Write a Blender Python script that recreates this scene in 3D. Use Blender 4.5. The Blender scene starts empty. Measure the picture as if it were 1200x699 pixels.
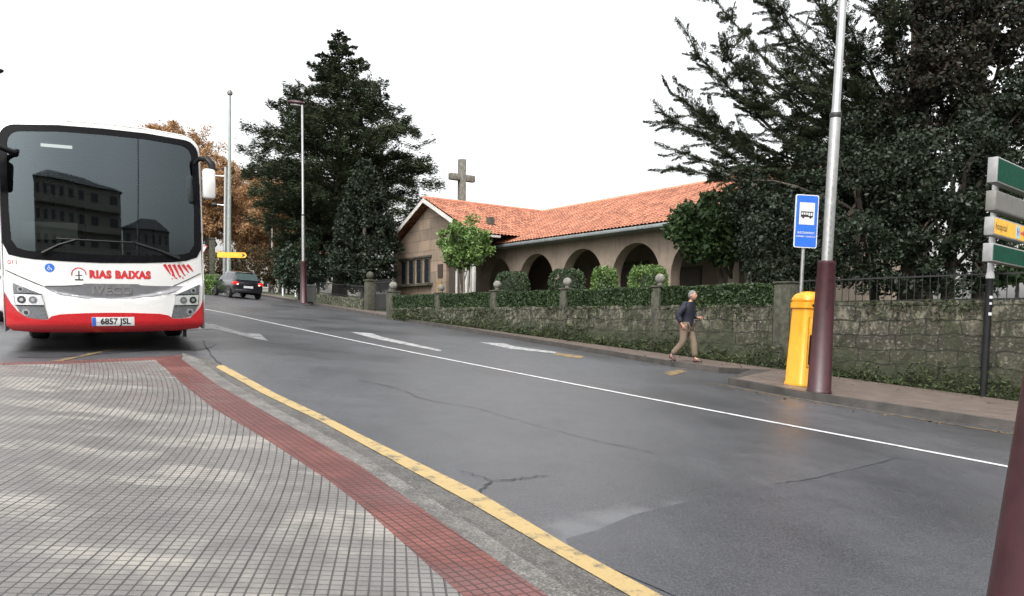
import bpy, bmesh, math, random
import numpy as np
from mathutils import Vector, Matrix
from mathutils.geometry import tessellate_polygon

SC = bpy.context.scene
COL = SC.collection
rad = math.radians
random.seed(7)
RNG = np.random.default_rng(7)

# ------------------------------------------------------------------ camera
F, CX, CY, ROLL, HOR, CAMZ = 907.0, 600.0, 420.0, 0.01, 380.0, 1.26
_p = math.atan((CY - HOR) / F)
_rt = np.array([math.cos(ROLL), 0, math.sin(ROLL)])
_u0 = np.array([-math.sin(ROLL), 0, math.cos(ROLL)])
_f0 = np.array([0, 1.0, 0])
_fw = _f0 * math.cos(_p) - _u0 * math.sin(_p)
_up = _u0 * math.cos(_p) + _f0 * math.sin(_p)
_C = np.array([0, 0, CAMZ])

cd = bpy.data.cameras.new('camera')
cam = bpy.data.objects.new('camera', cd)
COL.objects.link(cam)
cam.matrix_world = Matrix(((_rt[0], _up[0], -_fw[0], _C[0]), (_rt[1], _up[1], -_fw[1], _C[1]),
                           (_rt[2], _up[2], -_fw[2], _C[2]), (0, 0, 0, 1)))
cd.sensor_fit = 'HORIZONTAL'
cd.sensor_width = 36
cd.lens = 36 * F / 1200
cd.shift_y = (CY - 349.5) / 1200
cd.clip_start = 0.05
cd.clip_end = 3000
SC.camera = cam

# ------------------------------------------------------------------ world, sun, exposure
SUN_EL, SUN_AZ = 52, 200
w = bpy.data.worlds.new('World')
SC.world = w
w.use_nodes = True
nt = w.node_tree
nt.nodes.clear()
sky = nt.nodes.new('ShaderNodeTexSky')
sky.sky_type = 'NISHITA'
sky.sun_disc = False
sky.sun_elevation = rad(SUN_EL)
sky.sun_rotation = rad(SUN_AZ)
sky.air_density = 1.6
sky.dust_density = 6.0
hs = nt.nodes.new('ShaderNodeHueSaturation')
hs.inputs['Saturation'].default_value = 0.10
hs.inputs['Value'].default_value = 1.7
bg = nt.nodes.new('ShaderNodeBackground')
bg.inputs['Strength'].default_value = 0.15
wo = nt.nodes.new('ShaderNodeOutputWorld')
nt.links.new(sky.outputs[0], hs.inputs['Color'])
nt.links.new(hs.outputs[0], bg.inputs['Color'])
nt.links.new(bg.outputs[0], wo.inputs['Surface'])

sl = bpy.data.lights.new('sun', 'SUN')
sl.energy = 1.0
sl.angle = rad(25)
sl.color = (1.0, 0.96, 0.91)
so = bpy.data.objects.new('sun', sl)
COL.objects.link(so)
so.rotation_euler = (rad(90 - SUN_EL), 0, rad(180 - SUN_AZ))

SC.view_settings.view_transform = 'Standard'
SC.view_settings.look = 'None'
SC.view_settings.exposure = 0.65
SC.view_settings.gamma = 1
SC.view_settings.use_curve_mapping = False
SC.cycles.max_bounces = 6
SC.cycles.transparent_max_bounces = 12


# ------------------------------------------------------------------ survey helpers (photo ray -> real point)
def ray(x, y):
    d = _rt * (x - CX) / F + _up * (CY - y) / F + _fw
    return d / d[1]


_n = np.cross(ray(0, 350 - .083 * 600), ray(1200, 350 + .083 * 600))
_n = _n / _n[2]
GA, GB = -_n[0], -_n[1]
BUSC = np.array([-5.82, 11.23])
BE = np.array([.8837, .4676])
BB = np.array([-.4679, .8815])


def Z(x, y):
    z = GA * x + GB * y
    q0, q1 = x - BUSC[0], y - BUSC[1]
    t = q0 * BE[0] + q1 * BE[1]
    s = q0 * BB[0] + q1 * BB[1]
    if -4 < s < 18:
        f = min(1, (s + 4) / 2.5) * min(1, (18 - s) / 5)
        z += .066 * t * math.exp(-(t / 2.6) ** 2) * f
    if z > 3.4:
        z = 3.4 + 1.3 * math.tanh((z - 3.4) / 1.3)
    elif z < -3:
        z = -3 + 1.5 * math.tanh((z + 3) / 1.5)
    return z


def G(x, y, h=0.0):
    d = ray(x, y)
    t = (h - CAMZ) / (d[2] - GA * d[0] - GB * d[1])
    q = _C + d * t
    return (q[0], q[1])


def P(x, y, d):
    return _C + ray(x, y) * d


# ------------------------------------------------------------------ object helpers
def link(o, parent=None):
    COL.objects.link(o)
    if parent is not None:
        o.parent = parent
    return o


def tag(o, label=None, cat=None, group=None, kind=None):
    if label: o['label'] = label
    if cat: o['category'] = cat
    if group: o['group'] = group
    if kind: o['kind'] = kind
    return o


def empty(name, loc=(0, 0, 0), rz=0.0, label=None, cat=None, group=None):
    o = bpy.data.objects.new(name, None)
    o.empty_display_size = .2
    o.location = loc
    o.rotation_euler = (0, 0, rz)
    link(o)
    return tag(o, label, cat, group)


def lean(o, sx, sy=0.0):
    """tilt a standing thing: slopes of its axis along world x and y"""
    zax = Vector((sx, sy, 1)).normalized()
    q = Vector((0, 0, 1)).rotation_difference(zax).to_matrix().to_4x4()
    o.matrix_world = Matrix.Translation(o.location) @ q @ Matrix.Rotation(o.rotation_euler[2], 4, 'Z')


def copy_tree(o, parent=None):
    c = o.copy()
    COL.objects.link(c)
    c.parent = parent
    for ch in [k for k in bpy.data.objects if k.parent == o]:
        copy_tree(ch, c)
    return c


def fin(bm, name, mat, parent=None, smooth=False, angle=None):
    me = bpy.data.meshes.new(name)
    bmesh.ops.recalc_face_normals(bm, faces=bm.faces)
    bm.to_mesh(me)
    bm.free()
    if smooth:
        me.polygons.foreach_set('use_smooth', [True] * len(me.polygons))
        if angle:
            try:
                me.set_sharp_from_angle(angle=rad(angle))
            except Exception:
                pass
    me.materials.append(mat)
    return link(bpy.data.objects.new(name, me), parent)


def box(bm, x0, x1, y0, y1, z0, z1, bev=0.0, m=None):
    r = bmesh.ops.create_cube(bm, size=1)
    vs = r['verts']
    for v in vs:
        v.co = Vector(((x0 + x1) / 2 + v.co.x * (x1 - x0), (y0 + y1) / 2 + v.co.y * (y1 - y0), (z0 + z1) / 2 + v.co.z * (z1 - z0)))
    if bev > 0:
        es = list({e for v in vs for e in v.link_edges})
        rr = bmesh.ops.bevel(bm, geom=es, offset=bev, segments=2, affect='EDGES', profile=.5)
        vs = list({v for f in rr['faces'] for v in f.verts} | {v for v in vs if v.is_valid})
    if m is not None:
        for v in vs: v.co = m @ v.co
    return vs


def boxo(name, dims, mat, parent=None, bev=0.0, m=None):
    bm = bmesh.new()
    box(bm, *dims, bev=bev, m=m)
    return fin(bm, name, mat, parent, smooth=bev > 0, angle=40)


def tube(bm, pts, rads, seg=10, cap=True):
    pts = [Vector(p) for p in pts]
    if not hasattr(rads, '__len__'): rads = [rads] * len(pts)
    rings = []
    ref = None
    for i, p in enumerate(pts):
        a = pts[max(0, i - 1)]
        b = pts[min(len(pts) - 1, i + 1)]
        t = (b - a).normalized()
        if ref is None:
            ref = Vector((1, 0, 0)) if abs(t.x) < .8 else Vector((0, 1, 0))
        n = (ref - t * ref.dot(t)).normalized()
        ref = n
        bn = t.cross(n)
        rings.append([bm.verts.new(p + (n * math.cos(2 * math.pi * k / seg) + bn * math.sin(2 * math.pi * k / seg)) * rads[i]) for k in range(seg)])
    for a, b in zip(rings, rings[1:]):
        for k in range(seg):
            bm.faces.new((a[k], a[(k + 1) % seg], b[(k + 1) % seg], b[k]))
    if cap:
        bm.faces.new(rings[0][::-1])
        bm.faces.new(rings[-1])
    return rings


def tubeo(name, pts, rads, mat, parent=None, seg=10):
    bm = bmesh.new()
    tube(bm, pts, rads, seg)
    return fin(bm, name, mat, parent, smooth=True, angle=45)


def lathe(bm, prof, seg=20, c=(0, 0, 0)):
    rings = []
    for r, z in prof:
        rings.append([bm.verts.new((c[0] + r * math.cos(2 * math.pi * k / seg), c[1] + r * math.sin(2 * math.pi * k / seg), c[2] + z)) for k in range(seg)])
    for a, b in zip(rings, rings[1:]):
        for k in range(seg):
            bm.faces.new((a[k], a[(k + 1) % seg], b[(k + 1) % seg], b[k]))
    bm.faces.new(rings[0][::-1])
    bm.faces.new(rings[-1])


def latheo(name, prof, mat, parent=None, seg=20, c=(0, 0, 0)):
    bm = bmesh.new()
    lathe(bm, prof, seg, c)
    return fin(bm, name, mat, parent, smooth=True, angle=40)


def polybm(outline, cell=None, cellv=None, ngon=False):
    """2D outline -> bmesh in the xy plane, cut on a grid"""
    bm = bmesh.new()
    vs = [bm.verts.new((p[0], p[1], 0)) for p in outline]
    tris = tessellate_polygon([[Vector((p[0], p[1], 0)) for p in outline]])
    if ngon:
        bm.faces.new(vs)
        tris = []
    for t in tris:
        try:
            bm.faces.new([vs[i] for i in t])
        except ValueError:
            pass
    bmesh.ops.recalc_face_normals(bm, faces=bm.faces)
    if cell:
        cellv = cellv or cell
        xs = [p[0] for p in outline]
        ys = [p[1] for p in outline]
        for lo, hi, c, no in ((min(xs), max(xs), cell, (1, 0, 0)), (min(ys), max(ys), cellv, (0, 1, 0))):
            k = math.ceil(lo / c + 1e-6)
            while k * c < hi - 1e-6:
                co = (k * c, 0, 0) if no[0] else (0, k * c, 0)
                bmesh.ops.bisect_plane(bm, geom=bm.verts[:] + bm.edges[:] + bm.faces[:], plane_co=co, plane_no=no, dist=1e-5)
                k += 1
    return bm


def thicken(bm, vec_of):
    """extrude all faces by vec_of(co) to make a solid shell"""
    geo = bm.faces[:]
    r = bmesh.ops.extrude_face_region(bm, geom=geo, use_keep_orig=True)
    for v in [g for g in r['geom'] if isinstance(g, bmesh.types.BMVert)]:
        v.co += Vector(vec_of(v.co))


def sheet(name, outline, off, mat, cell=1.0, thick=0.0, kind='structure', zf=None):
    zf = zf or Z
    bm = polybm(outline, cell)
    for v in bm.verts:
        v.co.z = zf(v.co.x, v.co.y) + off
    for f in bm.faces:
        f.normal_update()
        if f.normal.z < 0: f.normal_flip()
    if thick:
        es = [e for e in bm.edges if len(e.link_faces) == 1]
        r = bmesh.ops.extrude_edge_only(bm, edges=es)
        for g in r['geom']:
            if isinstance(g, bmesh.types.BMVert): g.co.z -= thick
    o = fin(bm, name, mat)
    o['kind'] = kind
    return o


def ribbon_outline(pts, width):
    pts = [Vector(p[:2]) for p in pts]
    L, R = [], []
    for i, p in enumerate(pts):
        t = (pts[min(i + 1, len(pts) - 1)] - pts[max(0, i - 1)]).normalized()
        n = Vector((-t.y, t.x))
        ww = width[i] if hasattr(width, '__len__') else width
        L.append(p + n * ww / 2)
        R.append(p - n * ww / 2)
    return [(v.x, v.y) for v in L + R[::-1]]


def smooth_line(pts, n=8):
    pts = [np.array(p[:2], float) for p in pts]
    out = []
    for i in range(len(pts) - 1):
        p0 = pts[max(i - 1, 0)]; p1 = pts[i]; p2 = pts[i + 1]; p3 = pts[min(i + 2, len(pts) - 1)]
        for k in range(n):
            t = k / n
            out.append(tuple(.5 * ((2 * p1) + (-p0 + p2) * t + (2 * p0 - 5 * p1 + 4 * p2 - p3) * t * t + (-p0 + 3 * p1 - 3 * p2 + p3) * t ** 3)))
    out.append(tuple(pts[-1]))
    return out


def text_bm(s, size, bold=0.0, align='CENTER', spacing=1.0, res=3):
    cu = bpy.data.curves.new('txt', 'FONT')
    cu.body = s
    cu.size = size
    cu.align_x = align
    cu.align_y = 'CENTER'
    cu.offset = bold
    cu.space_character = spacing
    cu.resolution_u = res
    o = bpy.data.objects.new('txt', cu)
    COL.objects.link(o)
    dg = bpy.context.evaluated_depsgraph_get()
    me = bpy.data.meshes.new_from_object(o.evaluated_get(dg))
    bm = bmesh.new()
    bm.from_mesh(me)
    bpy.data.objects.remove(o)
    bpy.data.curves.remove(cu)
    bpy.data.meshes.remove(me)
    return bm


# ------------------------------------------------------------------ materials
def nodes(name):
    m = bpy.data.materials.new(name)
    m.use_nodes = True
    t = m.node_tree
    return m, t, t.nodes['Principled BSDF']


def N(t, typ, **kw):
    n = t.nodes.new(typ)
    for k, v in kw.items():
        setattr(n, k, v)
    return n


def mathn(t, op, a, b=None, clamp=False):
    n = N(t, 'ShaderNodeMath', operation=op, use_clamp=clamp)
    for i, v in enumerate((a, b)):
        if v is None: continue
        if isinstance(v, (int, float)):
            n.inputs[i].default_value = v
        else:
            t.links.new(v, n.inputs[i])
    return n.outputs[0]


def mixc(t, fac, a, b, mode='MIX'):
    n = N(t, 'ShaderNodeMix', data_type='RGBA', blend_type=mode)
    for s, v in ((n.inputs[0], fac), (n.inputs[6], a), (n.inputs[7], b)):
        if isinstance(v, (int, float)):
            s.default_value = v
        elif isinstance(v, (tuple, list)):
            s.default_value = (*v[:3], 1)
        else:
            t.links.new(v, s)
    return n.outputs[2]


def noise(t, vec, scale, detail=4, rough=.55):
    n = N(t, 'ShaderNodeTexNoise')
    n.inputs['Scale'].default_value = scale
    n.inputs['Detail'].default_value = detail
    n.inputs['Roughness'].default_value = rough
    if vec is not None: t.links.new(vec, n.inputs['Vector'])
    return n.outputs[0]


def ramp(t, fac, stops):
    n = N(t, 'ShaderNodeValToRGB')
    el = n.color_ramp.elements
    while len(el) < len(stops): el.new(.5)
    for e, (p, c) in zip(el, stops):
        e.position = p
        e.color = (*c, 1) if hasattr(c, '__len__') else (c, c, c, 1)
    t.links.new(fac, n.inputs[0])
    return n.outputs[0]


def bumpn(t, b, h, strength=.3, dist=.01):
    n = N(t, 'ShaderNodeBump')
    n.inputs['Strength'].default_value = strength
    n.inputs['Distance'].default_value = dist
    t.links.new(h, n.inputs['Height'])
    t.links.new(n.outputs[0], b.inputs['Normal'])
    return n


def coords(t, world=False):
    if world:
        return N(t, 'ShaderNodeNewGeometry').outputs['Position']
    return N(t, 'ShaderNodeTexCoord').outputs['Object']


def scalev(t, vec, s):
    n = N(t, 'ShaderNodeVectorMath', operation='MULTIPLY')
    t.links.new(vec, n.inputs[0])
    n.inputs[1].default_value = s
    return n.outputs[0]


def simple(name, col, rough=.5, metal=0.0, var=.12, scale=6, bump=0.0, bscale=60, dirt=0.0, spec=.5, coat=0.0, world=False, grain=0.0):
    m, t, b = nodes(name)
    v = coords(t, world)
    n1 = noise(t, v, scale, 5)
    lo = tuple(c * (1 - var) for c in col)
    hi = tuple(min(1, c * (1 + var)) for c in col)
    c = mixc(t, ramp(t, n1, [(.3, 0.0), (.7, 1.0)]), lo, hi)
    if dirt:
        n2 = noise(t, scalev(t, v, (1, 1, .35)), scale * .6, 6, .65)
        c = mixc(t, ramp(t, n2, [(.5, 0.0), (.72, dirt)]), c, tuple(k * .35 for k in col))
    if grain:
        n3 = noise(t, v, 75, 4, .75)
        c = mixc(t, ramp(t, n3, [(.36, grain), (.50, 0.0)]), c, tuple(k * .3 for k in col))
        c = mixc(t, ramp(t, n3, [(.52, 0.0), (.66, grain)]), c, tuple(min(1, k * 2.3) for k in col))
        n4 = noise(t, v, 11, 6, .7)
        c = mixc(t, ramp(t, n4, [(.50, 0.0), (.68, grain)]), c, tuple(k * .45 for k in col))
    t.links.new(c, b.inputs['Base Color'])
    r = ramp(t, noise(t, v, scale * 2, 3), [(.3, max(.02, rough - .08)), (.7, min(1, rough + .08))])
    t.links.new(r, b.inputs['Roughness'])
    b.inputs['Metallic'].default_value = metal
    b.inputs['Specular IOR Level'].default_value = spec
    if coat:
        b.inputs['Coat Weight'].default_value = coat
        b.inputs['Coat Roughness'].default_value = .06
    if bump:
        bumpn(t, b, noise(t, v, bscale, 4), bump, .01)
    return m


def foliage(name, cols, rough=.5, transl=.12, spec=.4):
    m, t, b = nodes(name)
    g = N(t, 'ShaderNodeNewGeometry')
    k = len(cols)
    c = ramp(t, g.outputs['Random Per Island'], [(i / max(1, k - 1), cc) for i, cc in enumerate(cols)])
    big = noise(t, coords(t), .9, 3)
    c = mixc(t, ramp(t, big, [(.35, 0.0), (.65, .45)]), c, cols[-1])
    t.links.new(c, b.inputs['Base Color'])
    b.inputs['Roughness'].default_value = rough
    b.inputs['Specular IOR Level'].default_value = spec
    tr = N(t, 'ShaderNodeBsdfTranslucent')
    t.links.new(c, tr.inputs[0])
    mx = N(t, 'ShaderNodeMixShader')
    mx.inputs[0].default_value = transl
    t.links.new(b.outputs[0], mx.inputs[1])
    t.links.new(tr.outputs[0], mx.inputs[2])
    t.links.new(mx.outputs[0], t.nodes['Material Output'].inputs[0])
    return m


def mat_asphalt(name, base, wet=.5, stains=()):
    m, t, b = nodes(name)
    v = coords(t, True)
    rot = N(t, 'ShaderNodeMapping')
    rot.inputs['Rotation'].default_value = (0, 0, rad(-40))
    rot.inputs['Scale'].default_value = (1, .28, 0)
    t.links.new(v, rot.inputs[0])
    streak = noise(t, rot.outputs[0], .55, 6, .62)
    big = noise(t, scalev(t, v, (1, 1, 0)), .33, 6, .62)
    mid = noise(t, v, 2.3, 6, .68)
    fine = noise(t, v, 85, 3, .75)
    grit = N(t, 'ShaderNodeTexVoronoi')
    grit.inputs['Scale'].default_value = 55
    t.links.new(v, grit.inputs['Vector'])
    damp = mixc(t, .5, streak, big)
    c = mixc(t, ramp(t, damp, [(.40, 0.0), (.60, 1.0)]), tuple(k * .58 for k in base), tuple(k * 1.38 for k in base))
    c = mixc(t, ramp(t, mid, [(.42, 0.0), (.68, .7)]), c, tuple(k * .45 for k in base))
    c = mixc(t, ramp(t, fine, [(.42, 0.0), (.70, .85)]), c, tuple(min(1, k * 3.0) for k in base))
    c = mixc(t, ramp(t, grit.outputs[0], [(.03, .8), (.17, 0.0)]), c, tuple(min(1, k * 4.5) for k in base))
    for (px_, py_, r_, colr, k_) in stains:
        q = G(px_, py_)
        sb = N(t, 'ShaderNodeVectorMath', operation='DISTANCE')
        fl = N(t, 'ShaderNodeVectorMath', operation='MULTIPLY')
        fl.inputs[1].default_value = (1, 1, 0)
        t.links.new(v, fl.inputs[0])
        t.links.new(fl.outputs[0], sb.inputs[0])
        sb.inputs[1].default_value = (q[0], q[1], 0)
        dd = mathn(t, 'ADD', mathn(t, 'MULTIPLY', sb.outputs['Value'], 1 / r_), mathn(t, 'MULTIPLY', mathn(t, 'SUBTRACT', mid, .5), 1.9))
        c = mixc(t, ramp(t, dd, [(.25, k_), (1.0, 0.0)]), c, colr)
    t.links.new(c, b.inputs['Base Color'])
    r = ramp(t, damp, [(.38, .22 + (1 - wet) * .25), (.60, .52)])
    r2 = mixc(t, .22, r, fine)
    t.links.new(r2, b.inputs['Roughness'])
    b.inputs['Specular IOR Level'].default_value = .5
    bumpn(t, b, mixc(t, .5, fine, grit.outputs[0]), .4, .006)
    return m


def mat_paving(name, base, alt, cell=.05, red=False):
    """small square studs in rows that bend with the pavement"""
    m, t, b = nodes(name)
    v = coords(t, True)
    s = N(t, 'ShaderNodeSeparateXYZ')
    t.links.new(v, s.inputs[0])
    x, y = s.outputs[0], s.outputs[1]
    if red:
        c, sn = math.cos(rad(33)), math.sin(rad(33))
        u = mathn(t, 'ADD', mathn(t, 'MULTIPLY', x, c), mathn(t, 'MULTIPLY', y, sn))
        q = mathn(t, 'SUBTRACT', mathn(t, 'MULTIPLY', y, c), mathn(t, 'MULTIPLY', x, sn))
    else:
        yy = mathn(t, 'MAXIMUM', mathn(t, 'SUBTRACT', y, 3.6), 0.0)
        g = mathn(t, 'ADD', mathn(t, 'MULTIPLY', y, .15), mathn(t, 'MULTIPLY', mathn(t, 'MULTIPLY', yy, yy), .040))
        u = mathn(t, 'ADD', x, g)
        q = mathn(t, 'SUBTRACT', y, mathn(t, 'MULTIPLY', x, .15))

    def groove(k, size, wdt):
        f = mathn(t, 'FRACT', mathn(t, 'MULTIPLY', k, 1 / size))
        d = mathn(t, 'ABSOLUTE', mathn(t, 'SUBTRACT', f, .5))
        return ramp(t, d, [(.5 - wdt, 0.0), (.5 - wdt * .4, 1.0)])
    g1 = groove(u, cell, .10)
    g2 = groove(q, cell, .09)
    j1 = groove(u, cell * 4, .03)
    j2 = groove(q, cell * 4, .02)
    gr = mathn(t, 'MAXIMUM', g1, mathn(t, 'MULTIPLY', g2, .9))
    jn = mathn(t, 'MAXIMUM', j1, j2)
    # tile to tile tone
    cmb = N(t, 'ShaderNodeCombineXYZ')
    t.links.new(mathn(t, 'FLOOR', mathn(t, 'MULTIPLY', u, 1 / (cell * 4))), cmb.inputs[0])
    t.links.new(mathn(t, 'FLOOR', mathn(t, 'MULTIPLY', q, 1 / (cell * 4))), cmb.inputs[1])
    wn = N(t, 'ShaderNodeTexWhiteNoise')
    t.links.new(cmb.outputs[0], wn.inputs[0])
    dry = noise(t, scalev(t, v, (.7, 1.6, 0)), 1.15, 7, .6)
    blot = noise(t, v, 5, 5, .65)
    fine = noise(t, v, 120, 3, .6)
    c = mixc(t, wn.outputs[0], tuple(k * .86 for k in base), tuple(k * 1.12 for k in base))
    c = mixc(t, ramp(t, dry, [(.50, 0.0), (.60, .95)]), c, alt)
    c = mixc(t, ramp(t, blot, [(.42, 0.0), (.70, .7)]), c, tuple(k * .5 for k in base))
    c = mixc(t, ramp(t, fine, [(.4, 0.0), (.8, .35)]), c, tuple(min(1, k * 1.7) for k in base))
    dark = tuple(k * (.20 if not red else .20) for k in base)
    c = mixc(t, mathn(t, 'MULTIPLY', gr, .94), c, dark)
    c = mixc(t, mathn(t, 'MULTIPLY', jn, .6), c, tuple(k * .5 for k in dark))
    t.links.new(c, b.inputs['Base Color'])
    r = ramp(t, dry, [(.40, .30), (.60, .62)])
    t.links.new(r, b.inputs['Roughness'])
    h = mathn(t, 'SUBTRACT', mathn(t, 'MULTIPLY', fine, .15), gr)
    bumpn(t, b, h, .5, .006)
    return m


def mat_stone_wall(name):
    m, t, b = nodes(name)
    v = coords(t)
    mp = N(t, 'ShaderNodeMapping')
    mp.inputs['Rotation'].default_value = (rad(90), 0, 0)
    t.links.new(v, mp.inputs[0])
    wob = noise(t, v, 2.2, 3)
    addv = N(t, 'ShaderNodeVectorMath', operation='ADD')
    sc = N(t, 'ShaderNodeVectorMath', operation='SCALE')
    nn = N(t, 'ShaderNodeTexNoise')
    nn.inputs['Scale'].default_value = 1.8
    t.links.new(v, nn.inputs['Vector'])
    t.links.new(nn.outputs[1], sc.inputs[0])
    sc.inputs['Scale'].default_value = .26
    t.links.new(v, addv.inputs[0])
    t.links.new(sc.outputs[0], addv.inputs[1])
    sp = N(t, 'ShaderNodeSeparateXYZ')
    t.links.new(addv.outputs[0], sp.inputs[0])
    cb = N(t, 'ShaderNodeCombineXYZ')
    t.links.new(sp.outputs[0], cb.inputs[0])
    t.links.new(sp.outputs[2], cb.inputs[1])
    br = N(t, 'ShaderNodeTexBrick')
    br.offset = .43
    br.squash = .8
    br.inputs['Scale'].default_value = 1.0
    br.inputs['Brick Width'].default_value = .85
    br.inputs['Row Height'].default_value = .31
    br.inputs['Mortar Size'].default_value = .018
    br.inputs['Mortar Smooth'].default_value = .3
    br.inputs['Color1'].default_value = (.030, .028, .019, 1)
    br.inputs['Color2'].default_value = (.062, .055, .038, 1)
    br.inputs['Mortar'].default_value = (.016, .016, .011, 1)
    t.links.new(cb.outputs[0], br.inputs['Vector'])
    c = br.outputs[0]
    n1 = noise(t, v, 3.2, 8, .7)
    n2 = noise(t, v, 14, 6, .65)
    n3 = noise(t, scalev(t, v, (1, 1, .35)), 2.3, 6, .65)
    c = mixc(t, ramp(t, n1, [(.36, 0.0), (.60, .85)]), c, (.022, .019, .014))
    c = mixc(t, ramp(t, n2, [(.54, 0.0), (.66, .6)]), c, (.21, .195, .155))
    zz = sp.outputs[2]
    # moss: thick at the foot, patches below the coping and in the joints
    foot = ramp(t, mathn(t, 'ADD', mathn(t, 'MULTIPLY', N_attr_height(t), 1.0), mathn(t, 'MULTIPLY', n1, -.75)), [(.0, 1.0), (.62, 0.0)])
    c = mixc(t, mathn(t, 'MULTIPLY', foot, .85), c, (.020, .027, .009))
    c = mixc(t, ramp(t, n3, [(.46, 0.0), (.60, .8)]), c, (.020, .025, .009))
    up_ = ramp(t, mathn(t, 'ADD', mathn(t, 'MULTIPLY', zz, .5), mathn(t, 'MULTIPLY', n1, .5)), [(.86, 0.0), (1.02, 1.0)])
    li = mathn(t, 'MULTIPLY', up_, ramp(t, noise(t, scalev(t, v, (1, 1, .5)), 6.5, 6, .7), [(.50, 0.0), (.62, .7)]))
    c = mixc(t, li, c, (.17, .16, .12))
    c = mixc(t, mathn(t, 'MULTIPLY', br.outputs[1], .7), c, (.012, .014, .007))
    t.links.new(c, b.inputs['Base Color'])
    b.inputs['Roughness'].default_value = .92
    h = mathn(t, 'SUBTRACT', mathn(t, 'MULTIPLY', n2, .7), br.outputs[1])
    bumpn(t, b, h, 1.0, .05)
    return m


def N_attr_height(t):
    a = N(t, 'ShaderNodeAttribute', attribute_name='above_ground')
    return a.outputs['Fac']


def mat_plaster(name, col, stain=.5, world=False, blocks=False):
    m, t, b = nodes(name)
    v = coords(t, world)
    n1 = noise(t, v, 1.3, 6, .65)
    n2 = noise(t, scalev(t, v, (3.5, 3.5, .5)), 1.2, 6, .65)
    n3 = noise(t, v, 30, 5, .65)
    c = mixc(t, ramp(t, n1, [(.3, 0.0), (.7, 1.0)]), tuple(k * .78 for k in col), tuple(k * 1.18 for k in col))
    c = mixc(t, ramp(t, n2, [(.50, 0.0), (.75, stain)]), c, tuple(k * .42 for k in col))
    c = mixc(t, ramp(t, n3, [(.45, 0.0), (.75, .35)]), c, tuple(k * .6 for k in col))
    if blocks:
        sp = N(t, 'ShaderNodeSeparateXYZ')
        t.links.new(v, sp.inputs[0])
        cb = N(t, 'ShaderNodeCombineXYZ')
        t.links.new(sp.outputs[0], cb.inputs[0])
        t.links.new(sp.outputs[2], cb.inputs[1])
        br = N(t, 'ShaderNodeTexBrick')
        br.inputs['Scale'].default_value = 1
        br.inputs['Brick Width'].default_value = 1.25
        br.inputs['Row Height'].default_value = .55
        br.inputs['Mortar Size'].default_value = .02
        br.inputs['Color1'].default_value = (.62, .62, .62, 1)
        br.inputs['Color2'].default_value = (1.15, 1.1, 1.05, 1)
        br.inputs['Mortar'].default_value = (.45, .45, .45, 1)
        t.links.new(cb.outputs[0], br.inputs['Vector'])
        c = mixc(t, .8, c, br.outputs[0], 'MULTIPLY')
    t.links.new(c, b.inputs['Base Color'])
    b.inputs['Roughness'].default_value = .9
    bumpn(t, b, n3, .35, .01)
    return m


def mat_roof():
    m, t, b = nodes('clay roof tiles')
    v = coords(t)
    s = N(t, 'ShaderNodeSeparateXYZ')
    t.links.new(v, s.inputs[0])
    cb = N(t, 'ShaderNodeCombineXYZ')
    t.links.new(mathn(t, 'FLOOR', mathn(t, 'MULTIPLY', s.outputs[0], 1 / .20)), cb.inputs[0])
    t.links.new(mathn(t, 'FLOOR', mathn(t, 'MULTIPLY', s.outputs[1], 1 / .31)), cb.inputs[1])
    wn = N(t, 'ShaderNodeTexWhiteNoise')
    t.links.new(cb.outputs[0], wn.inputs[0])
    c = ramp(t, wn.outputs[0], [(0, (.165, .060, .034)), (.5, (.265, .100, .055)), (1, (.36, .152, .090))])
    n1 = noise(t, v, .9, 6, .65)
    c = mixc(t, ramp(t, n1, [(.5, 0.0), (.78, .5)]), c, (.28, .12, .08))
    n2 = noise(t, v, 9, 5, .7)
    c = mixc(t, ramp(t, n2, [(.55, 0.0), (.75, .45)]), c, (.20, .13, .09))
    t.links.new(c, b.inputs['Base Color'])
    b.inputs['Roughness'].default_value = .75
    return m


def mat_paint_line(name, col, wear=.5):
    m, t, b = nodes(name)
    v = coords(t, True)
    n1 = noise(t, v, 7, 7, .75)
    n2 = noise(t, v, 60, 4, .7)
    c = mixc(t, ramp(t, n2, [(.35, 0.0), (.75, .5)]), col, tuple(k * .72 for k in col))
    c = mixc(t, ramp(t, n1, [(.55 - max(0, wear - .7) * .35, 0.0), (.66 - max(0, wear - .7) * .35, wear)]), c, (.042, .041, .04))
    t.links.new(c, b.inputs['Base Color'])
    b.inputs['Roughness'].default_value = .6
    bumpn(t, b, n2, .3, .004)
    return m


def mat_glass(name, tint=(.03, .035, .035), trans=.45, rough=.02):
    m, t, b = nodes(name)
    t.nodes.remove(b)
    gl = N(t, 'ShaderNodeBsdfGlossy')
    gl.inputs['Roughness'].default_value = rough
    gl.inputs[0].default_value = (.78, .93, 1.0, 1)
    tr = N(t, 'ShaderNodeBsdfTransparent')
    tr.inputs[0].default_value = (trans, trans * 1.02, trans * 1.0, 1)
    fr = N(t, 'ShaderNodeFresnel')
    fr.inputs[0].default_value = 1.75
    mx = N(t, 'ShaderNodeMixShader')
    t.links.new(fr.outputs[0], mx.inputs[0])
    t.links.new(tr.outputs[0], mx.inputs[1])
    t.links.new(gl.outputs[0], mx.inputs[2])
    t.links.new(mx.outputs[0], t.nodes['Material Output'].inputs[0])
    return m


def emis(name, col, strength, base=None):
    m, t, b = nodes(name)
    b.inputs['Base Color'].default_value = (*(base or col), 1)
    b.inputs['Emission Color'].default_value = (*col, 1)
    b.inputs['Emission Strength'].default_value = strength
    b.inputs['Roughness'].default_value = .2
    return m


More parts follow.
